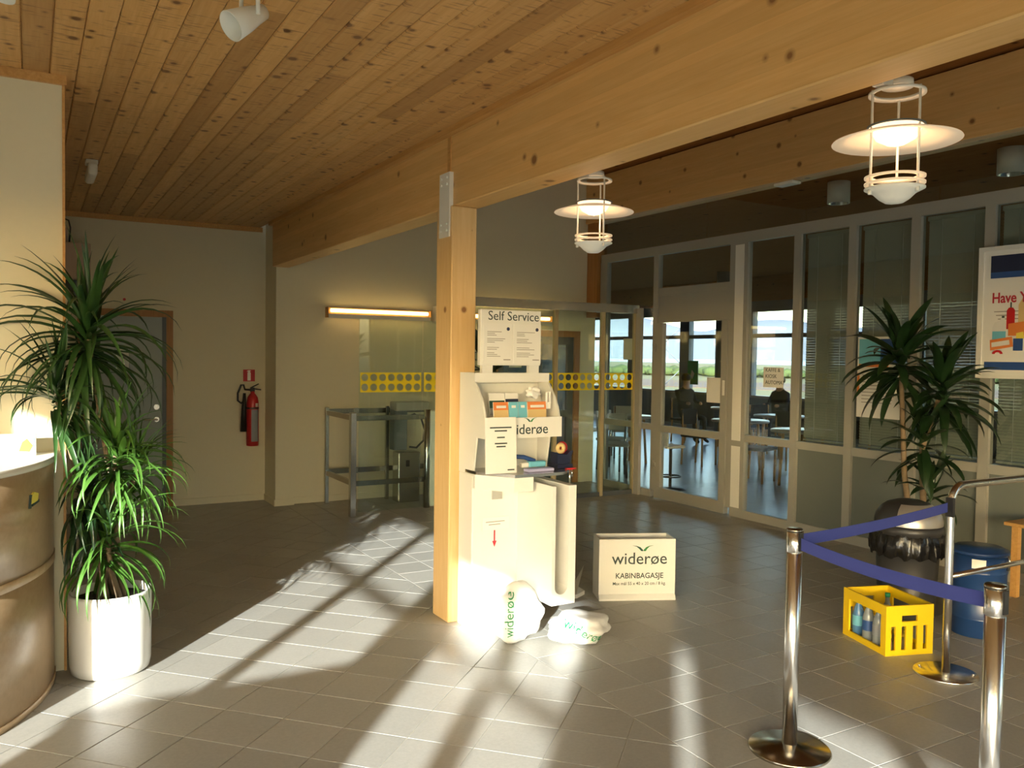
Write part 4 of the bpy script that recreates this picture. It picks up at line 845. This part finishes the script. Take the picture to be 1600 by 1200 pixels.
bdesc = [((.055, .33), 'bottle_blue', 'print_cyan', 'cap_green', 'blue labelled bottle at the far left of the crate'), ((.055, .235), 'bottle_clear', 'print_blue', 'black_plastic', 'clear bottle with blue label in the crate middle'), ((.055, .14), 'bottle_clear', 'print_grey', 'cap_yellow', 'clear bottle nearest the crate front corner'), ((.24, .32), 'bottle_clear', 'print_grey', 'cap_green', 'bottle with a green cap at the back of the crate')]
for (x, y), bmt, lmt, cmt, lbl in bdesc:
    c = rot@Vector((x, y, .013)); t = thing('bottle', lbl, 'bottle', c, group='bottles in the yellow crate')
    obj('glass_body', MB().lathe([(0, 0), (.03, 0), (.033, .006), (.033, .13), (.026, .16), (.014, .19), (.012, .225), (0, .225)], c, 18), bmt, t); obj('label_wrap', MB().lathe([(.0338, .06), (.0338, .12)], c, 18, cap=False), lmt, t); obj('cap', MB().lathe([(0, .222), (.015, .222), (.015, .245), (0, .245)], c, 14), cmt, t)
R2 = random.Random(4); kk = 0
for ix in range(5):
    for iy in range(4):
        x, y = .055+ix*.048, .045+iy*.055
        if min(abs(x-.055)+abs(y-q) for q in (.14, .235)) < .055 and ix == 0: continue
        if R2.random() < .35 and ix > 1: continue
        c = rot@Vector((x, y, .013)); h = .075
        t = thing('bottle', 'small amber bottle with yellow cap in the lower layer of the crate', 'bottle', c, group='small bottles in the yellow crate')
        obj('glass_body', MB().lathe([(0, 0), (.018, 0), (.019, .004), (.019, h*.6), (.010, h*.8), (.010, h), (0, h)], c, 12), 'stem', t); obj('cap', MB().lathe([(0, h), (.013, h), (.013, h+.02), (0, h+.02)], c, 12), 'cap_yellow', t)

# ================================================================== BIN, DRUM, SIDE TABLE
B = Vector((4.96, 3.40, 0)); bn = thing('waste_bin', 'round black waste bin with domed silver lid and black liner bag', 'bin', B)
obj('body', MB().lathe([(0, 0), (.165, 0), (.17, .01), (.195, .50), (0, .50)], B, 40), 'bin_dark', bn)
obj('rim', MB().lathe([(.195, .535), (.214, .54), (.214, .585), (.205, .595), (.19, .595)], B, 40), 'bin_dark', bn)
dm = obj('dome', MB().lathe([(.205, .59), (.205, .62), (.195, .66), (.17, .70), (.13, .73), (.07, .75), (0, .756)], B, 40), 'bin_dark', bn)
obj('flap', MB().lathe([(.2075, .60), (.2075, .622), (.1975, .663), (.1725, .7035), (.1325, .7335)], B, 20, cap=False, a0=math.radians(195), a1=math.radians(300)), 'bin_silver', dm, label='silver swing flap')
mb = MB(); N = 72
for j, (r, z) in enumerate(((.206, .555), (.222, .52), (.226, .47), (.224, .425), (.215, .40))):
    for k in range(N):
        a = 2*PI*k/N; q = r+.012*math.sin(k*1.9+j*.7)*(j > 0)+.006*math.sin(k*.8+j); mb.v.append((B.x+q*math.cos(a), B.y+q*math.sin(a), z+(.012*math.sin(k*1.3) if j > 2 else 0)))
for j in range(4):
    for k in range(N): mb.face([j*N+k, j*N+(k+1) % N, (j+1)*N+(k+1) % N, (j+1)*N+k], True)
obj('liner_bag', mb, 'bag_black', bn, label='shiny black liner bag')
D = Vector((4.98, 3.02, 0)); D = Vector((5.02, 2.96, 0)); dr = thing('blue_drum', 'dark blue metal drum with lid and white label behind the barrier', 'drum', D)
obj('body', MB().lathe([(0, 0), (.148, 0), (.152, .006), (.152, .10), (.156, .105), (.156, .115), (.152, .12), (.152, .38), (.156, .385), (.156, .395), (.152, .40), (.152, .50), (0, .50)], D, 40), 'blue_drum', dr); obj('lid', MB().lathe([(0, .53), (.13, .53), (.14, .515), (.16, .515), (.163, .505), (.16, .49), (.152, .49)], D, 40), 'blue_drum', dr)
a0 = math.radians(196); obj('label_sticker', MB().lathe([(.1528, .42), (.1528, .475)], D, 10, cap=False, a0=a0, a1=a0+.5), 'paper', dr); obj('clamp', MB().tube([(D.x+.155*math.cos(4.9), D.y+.155*math.sin(4.9), .50), (D.x+.17*math.cos(4.9), D.y+.17*math.sin(4.9), .46), (D.x+.158*math.cos(4.9), D.y+.158*math.sin(4.9), .41)], .007, 6), 'chrome', dr)
tb = thing('side_table', 'light wooden side table at the right edge', 'table', (6.1, 3.0, 0)); obj('table_top', MB().bbox((5.98, 2.55, .50), (6.33, 3.36, .525), .004, 1), 'table_wood', tb)
for x in (6.02, 6.27):
    for y in (2.6, 3.29): obj('leg', MB().box((x-.022, y-.022, 0), (x+.022, y+.022, .50)), 'table_wood', tb)
obj('magazine', MB().bbox((6.06, 2.98, .525), (6.28, 3.22, .545), .004, 1), 'print_grey', label='grey magazine lying on the wooden side table', cat='magazine')

# ================================================================== PENDANT LAMPS
def pendant(x, y, label):
    t = thing('pendant_lamp', label, 'lamp', (x, y, 2.19), group='glass pendant lamps under the beam'); Z = 2.19
    obj('canopy', MB().lathe([(0, .42), (.05, .42), (.052, .395), (0, .39)], (x, y, Z), 24).box((x-.105, y-.02, Z+.385), (x-.05, y+.02, Z+.41)), 'white_shade', t)
    obj('top_ring', MB().lathe([(.075, .375), (.092, .37), (.092, .38), (.075, .383), (.075, .375)], (x, y, Z), 32, cap=False), 'white_shade', t)
    for k in range(3):
        a = 2*PI*k/3+.55; c = (x+.085*math.cos(a), y+.085*math.sin(a)); obj('rod', MB().cyl((*c, Z+.045), (*c, Z+.385), .0045, 8), 'white_shade', t)
        obj('rod_foot', MB().cyl((*c, Z+.03), (*c, Z+.047), .007, 8), 'white_shade', t)
    obj('upper_ring', MB().lathe([(.078, .262), (.094, .26), (.094, .266), (.078, .268), (.078, .262)], (x, y, Z), 32, cap=False), 'blue_grey', t)
    obj('shade', MB().lathe([(.082, .248), (.10, .243), (.15, .232), (.205, .214), (.207, .211), (.15, .226), (.10, .236), (.082, .243), (.082, .248)], (x, y, Z), 48, cap=False), 'shade_glow', t, label='wide glowing disc shade')
    obj('inner_cone', MB().lathe([(.03, .205), (.06, .222), (.085, .262), (.088, .262), (.064, .22), (.03, .202)], (x, y, Z), 32, cap=False), 'lamp_glow', t)
    obj('bulb', MB().lathe([(0, .195), (.02, .20), (.028, .22), (.02, .25), (0, .255)], (x, y, Z), 16), 'lamp_glow', t)
    for z in (.068, .09): obj('glow_ring', MB().lathe([(.072, z), (.098, z-.002), (.098, z+.004), (.072, z+.006), (.072, z)], (x, y, Z), 36, cap=False), 'shade_glow', t)
    obj('bowl', MB().lathe([(0, 0), (.03, .003), (.05, .016), (.07, .036), (.098, .05), (.098, .054), (.07, .042), (0, .03)], (x, y, Z), 36), 'bowl_white', t)
    L_ = bpy.data.lights.new('pendant_bulb', 'POINT'); L_.energy = .8; L_.color = (1, .66, .36); L_.shadow_soft_size = .03; lo = link('pendant_bulb', L_); lo.location = (0, 0, .16); lo.parent = t
q1, q2 = fl(1400, 213, 2.42), fl(928, 328, 2.415)
pendant(q1.x, q1.y, 'near pendant lamp with disc shade at the upper right'); pendant(q2.x, q2.y, 'far pendant lamp with disc shade beside the wooden post')

# ================================================================== CAFE beyond the partition
XC = 14.2
st('floor', MB().box((XP+.06, -1, -.12), (XC, 20, -.002)).box((2.4, 9.2, -.12), (XP+.06, 20, -.002)), 'cafe_floor', 'tiled cafe floor behind the partition')
st('ceiling', MB().box((6.52, -1, 3.5), (XC+.2, 20, 3.6)).box((2.4, 9.2, 3.5), (XP+.2, 20, 3.6)), 'cafe_wood', 'dark wooden ceiling of the cafe')
st('wall_cafe', MB().box((2.3, 9.2, 0), (2.4, 20, 3.5)).box((2.3, 20, 0), (XC, 20.1, 3.5)).box((XP+.06, -1.1, 0), (XC, -1, 3.5)), 'blue_grey', 'grey cafe walls')
wc = thing('window_2', 'far cafe window wall with dark frames', None, (XC, 10, 0), kind='structure')
obj('sill_wall', MB().box((XC, -1, 0), (XC+.2, 20, .78)), 'blue_grey', wc); obj('wood_head', MB().box((XC, -1, 2.95), (XC+.2, 20, 3.5)), 'cafe_wood', wc); obj('head_rail', MB().box((XC-.02, -1, 2.72), (XC+.2, 20, 2.95)), 'blue_grey', wc)
obj('sill', MB().box((XC-.06, -1, .78), (XC+.1, 20, .83)), 'alu_frame', wc); obj('transom', MB().box((XC-.02, -1, 2.13), (XC+.08, 20, 2.22)), 'dark_frame', wc)
yv = -1.
while yv < 19:
    obj('mullion', MB().box((XC-.03, yv, .83), (XC+.12, yv+.34, 2.72)), 'blue_grey', wc); obj('pane', MB().box((XC+.03, yv+.34, .83), (XC+.036, yv+2.1, 2.72)), 'pane_glass', wc); yv += 2.1
def table(x, y, r, h, label):
    t = thing('cafe_table', label, 'table', (x, y, 0), group='tables in the cafe'); obj('table_top', MB().lathe([(0, h-.03), (r, h-.03), (r+.004, h-.015), (r, h), (0, h)], (x, y, 0), 36), 'cafe_top', t)
    for k in range(4): a = PI/4+k*PI/2; obj('leg', MB().cyl((x+.7*r*math.cos(a), y+.7*r*math.sin(a), 0), (x+.6*r*math.cos(a), y+.6*r*math.sin(a), h-.03), .02, 8), 'table_wood', t)
def chair(x, y, rz, label, mat='table_wood', seat='cloth_dark'):
    t = thing('cafe_chair', label, 'chair', (x, y, 0), group='chairs in the cafe', rz=rz)
    obj('seat', MB().bbox((-.21, -.21, .43), (.21, .21, .47), .012, 2), seat, t, local=True); obj('backrest', MB().bbox((-.2, .19, .62), (.2, .215, .86), .01, 2), seat, t, local=True)
    for a in (-1, 1):
        obj('leg', MB().cyl((a*.18, -.18, 0), (a*.18, -.18, .43), .016, 8), mat, t, local=True); obj('leg', MB().tube([(a*.18, .2, 0), (a*.18, .18, .43), (a*.18, .21, .86)], .016, 8), mat, t, local=True)
table(9.2, 9.1, .42, .74, 'round pale cafe table nearest the glass door'); table(10.6, 9.6, .42, .74, 'round cafe table in the middle of the cafe'); table(8.7, 7.5, .40, .74, 'round pale cafe table behind the notice pane'); table(11.4, 11.4, .45, .74, 'round cafe table by the far windows'); table(8.1, 10.4, .42, .74, 'round cafe table behind the far door')
chair(9.0, 9.75, .2, 'wooden cafe chair behind the nearest table'); chair(9.85, 8.9, -1.3, 'wooden cafe chair right of the nearest table'); chair(8.5, 8.1, .3, 'wooden cafe chair between the tables'); chair(9.2, 7.2, -1.6, 'dark wooden cafe chair behind the notice pane'); chair(11.0, 10.6, 2.9, 'wooden cafe chair near the far windows')
chair(7.45, 9.85, .4, 'white cafe chair seen through the glass screen', 'steel', 'wall_white'); chair(7.0, 9.3, -.6, 'white cafe chair just behind the partition corner', 'steel', 'wall_white'); chair(8.5, 11.0, 2.6, 'white cafe chair beside the far round table', 'steel', 'wall_white'); chair(8.0, 11.3, .2, 'white cafe chair at the back of the far table', 'steel', 'wall_white')
sto = thing('bar_stool', 'white bar stool with dark pedestal behind the glass door', 'stool', (7.0, 8.1, 0)); obj('seat', MB().bbox((6.85, 7.97, .52), (7.13, 8.23, .555), .012, 2), 'wall_white', sto); obj('backrest', MB().bbox((6.84, 7.98, .555), (6.865, 8.22, .72), .008, 2), 'wall_white', sto); obj('pedestal', MB().cyl((7.0, 8.1, .02), (7.0, 8.1, .52), .02, 12), 'black_plastic', sto); obj('foot_ring', ringmb((7.0, 8.1, .16), .13, .009, 'z').tube([(6.87, 8.1, .16), (7.13, 8.1, .16)], .008, 6), 'black_plastic', sto); obj('base', MB().lathe([(0, 0), (.19, 0), (.18, .012), (.03, .025), (0, .025)], (7.0, 8.1, 0), 28), 'black_plastic', sto)
ms = thing('display_stand', 'black stand on splayed feet behind the notice pane', 'stand', (6.95, 5.72, 0)); obj('pole', MB().cyl((6.95, 5.72, .1), (6.95, 5.72, .62), .022, 12), 'black_plastic', ms); obj('bracket', MB().bbox((6.85, 5.66, .52), (7.0, 5.78, .62), .008, 1), 'black_plastic', ms)
for a in (2.2, 3.6, 5.2, .6): obj('foot', MB().tube([(6.95, 5.72, .12), (6.95+.30*math.cos(a), 5.72+.30*math.sin(a), .03)], .018, 8).cyl((6.95+.30*math.cos(a), 5.72+.30*math.sin(a), 0), (6.95+.30*math.cos(a), 5.72+.30*math.sin(a), .06), .022, 8), 'black_plastic', ms)
col = thing('cafe_column', 'grey round column in the cafe with green exit sign', 'column', (12.9, 13.3, 0)); obj('shaft', MB().cyl((12.9, 13.3, 0), (12.9, 13.3, 3.5), .17, 24), 'blue_grey', col)
es = thing('exit_sign', 'green emergency exit sign on the cafe column', 'sign', (12.72, 13.2, 1.55)); c = onx(1082, 585, 12.6); obj('plate', MB().box((12.6, c.y-.16, c.z-.22), (12.62, c.y+.16, c.z+.30)), 'green_sign', es); obj('pictogram', MB().prism([(c.y+.02, c.z+.10), (c.y-.06, c.z+.02), (c.y+.0, c.z-.10), (c.y+.05, c.z-.02)], 'x', 12.594, 12.6), 'paper', es)
def cyl_light(px, py, label):
    c = fl(px, py, 3.28); t = thing('ceiling_downlight', label, 'lamp', (c.x, c.y, 3.28), group='cylinder downlights in the cafe'); obj('can', MB().lathe([(.10, 0), (.112, .0), (.112, .22), (0, .22)], (c.x, c.y, 3.28), 28, cap=False), 'white_shade', t); obj('reflector', MB().lathe([(.10, .0), (.07, .09), (0, .10)], (c.x, c.y, 3.28), 24, cap=False), 'chrome', t)
cyl_light(1310, 318, 'cylinder downlight seen left of the near pendant lamp'); cyl_light(1580, 272, 'cylinder downlight at the right edge of the picture')
# seated guests near the windows
def guest(x, y, rz, label, cmat):
    t = thing('person', label, 'person', (x, y, 0), rz=rz); me = bpy.data.meshes.new('body')
    V = [(0, 0, .60), (0, .02, .75), (0, .02, 1.0), (0, 0, 1.08), (0, -.02, 1.17), (0, -.02, 1.27), (.17, .02, 1.0), (.22, -.06, .78), (.14, -.30, .77), (-.17, .02, 1.0), (-.22, -.06, .78), (-.14, -.30, .77), (.10, -.05, .50), (.12, -.42, .50), (.12, -.42, .08), (.12, -.54, .04), (-.10, -.05, .50), (-.12, -.42, .50), (-.12, -.42, .08), (-.12, -.54, .04)]
    E_ = [(0, 1), (1, 2), (2, 3), (3, 4), (4, 5), (2, 6), (6, 7), (7, 8), (2, 9), (9, 10), (10, 11), (0, 12), (12, 13), (13, 14), (14, 15), (0, 16), (16, 17), (17, 18), (18, 19)]
    RR = [.15, .15, .15, .06, .085, .075, .065, .048, .035, .065, .048, .035, .085, .065, .045, .035, .085, .065, .045, .035]
    me.from_pydata(V, E_, []); o = link('body', me); o.parent = t; me.materials.append(MT[cmat])
    m_ = o.modifiers.new('skin', 'SKIN'); o.modifiers.new('sub', 'SUBSURF').levels = 1
    for k, sv in enumerate(me.skin_vertices[0].data): sv.radius = (RR[k], RR[k]*.8); sv.use_root = k == 0
    bpy.context.view_layer.update(); me2 = bpy.data.meshes.new_from_object(o.evaluated_get(bpy.context.evaluated_depsgraph_get())); o.modifiers.clear(); o.data = me2
    me2.materials.clear(); me2.materials.append(MT[cmat]); me2.materials.append(MT['skin'])
    for p in me2.polygons:
        p.use_smooth = True
        if p.center.z > 1.07 or (p.center.y < -.24 and .7 < p.center.z < .86): p.material_index = 1
    hr = MB().lathe([(.088, .0), (.098, .05), (.085, .10), (.045, .135), (0, .142)], (0, 0, 1.21), 18); obj('hair', hr, 'hair', t, local=True)
guest(11.2, 12.55, 0.0, 'dark silhouetted person seated at the far table, seen through the door glass', 'cloth_dark'); guest(12.45, 11.3, -1.57, 'second seated person half hidden by the blank paper on the door', 'cloth_blue')
chair(11.2, 12.55, 0.0, 'dark chair under the seated person by the windows'); chair(12.45, 11.3, -1.57, 'chair under the second seated guest')

# ================================================================== OUTSIDE
st('ground', MB().box((-400, -400, -1.2), (3000, 3000, -.6)), 'field', 'yellow green field outside the windows')
mb = MB(); R_ = random.Random(9)
def mound(x0, y0, x1, y1, h, w_, n, mat, nm, lab, z0=-.6):
    mb = MB(); rows = 4
    for k in range(n+1):
        f = k/n; cx, cy = x0+(x1-x0)*f, y0+(y1-y0)*f; hh = h(f)
        for j, (o_, q) in enumerate(((0, 0), (.35*w_, .6), (.6*w_, 1), (1.4*w_, 0))): mb.v.append((cx+o_*.8, cy+o_*.6, z0+hh*q))
    for k in range(n):
        for j in range(3): mb.face([k*4+j, k*4+j+1, k*4+4+j+1, k*4+4+j], mat == 'mountain')
    return obj(nm, mb, mat, label=lab, kind='structure')
mound(500, 2600, 2800, 500, lambda f: 70+75*abs(math.sin(f*7.3))+25*math.sin(f*19)+14*math.sin(f*41), 500, 90, 'mountain', 'mountain', 'hazy blue grey mountains on the horizon')
st('water', MB().box((250, 100, -.58), (1500, 1500, -.5)), 'water', 'strip of blue water before the mountains')
hd_ = MB(); R_ = random.Random(3)
for k in range(260):
    f = k/260; x, y = 60+50*f+R_.uniform(-4, 4), 110-100*f+R_.uniform(-2, 2); h = R_.uniform(.5, 1.1); r = R_.uniform(.8, 1.6)
    bm = bmesh.new(); bmesh.ops.create_icosphere(bm, subdivisions=1, radius=1); hd_.frombm(bm, True, Matrix.Translation((x, y, -.4+h*.4))@Matrix.Diagonal((r, r, h*.7, 1)))
obj('hedge_row', hd_, 'hedge', label='row of low green bushes across the field', cat='hedge', kind='stuff')
st('field_strip', MB().prism([(38, 62), (60, 12), (75, 20), (50, 80)], 'z', -.6, -.56), 'earth', 'brown strip of bare earth in the field')
c = fl(1050, 612, 0); dd = Vector((c.x, c.y, 0)).normalized(); ma = thing('lattice_mast', 'thin steel lattice mast standing in the field outside', 'mast', (dd.x*34, dd.y*34, -.6))
bx_, by_ = dd.x*34, dd.y*34; sx_, sy_ = dd.y, -dd.x
for q in (-.42, .42): obj('leg', MB().cyl((bx_+sx_*q, by_+sy_*q, -.6), (bx_+sx_*q, by_+sy_*q, 9), .035, 6), 'dark_frame', ma)
for k in range(11): z = -.4+k*.85; s_ = 1 if k % 2 else -1; obj('brace', MB().cyl((bx_-sx_*.42*s_, by_-sy_*.42*s_, z), (bx_+sx_*.42*s_, by_+sy_*.42*s_, z+.85), .02, 5), 'dark_frame', ma)
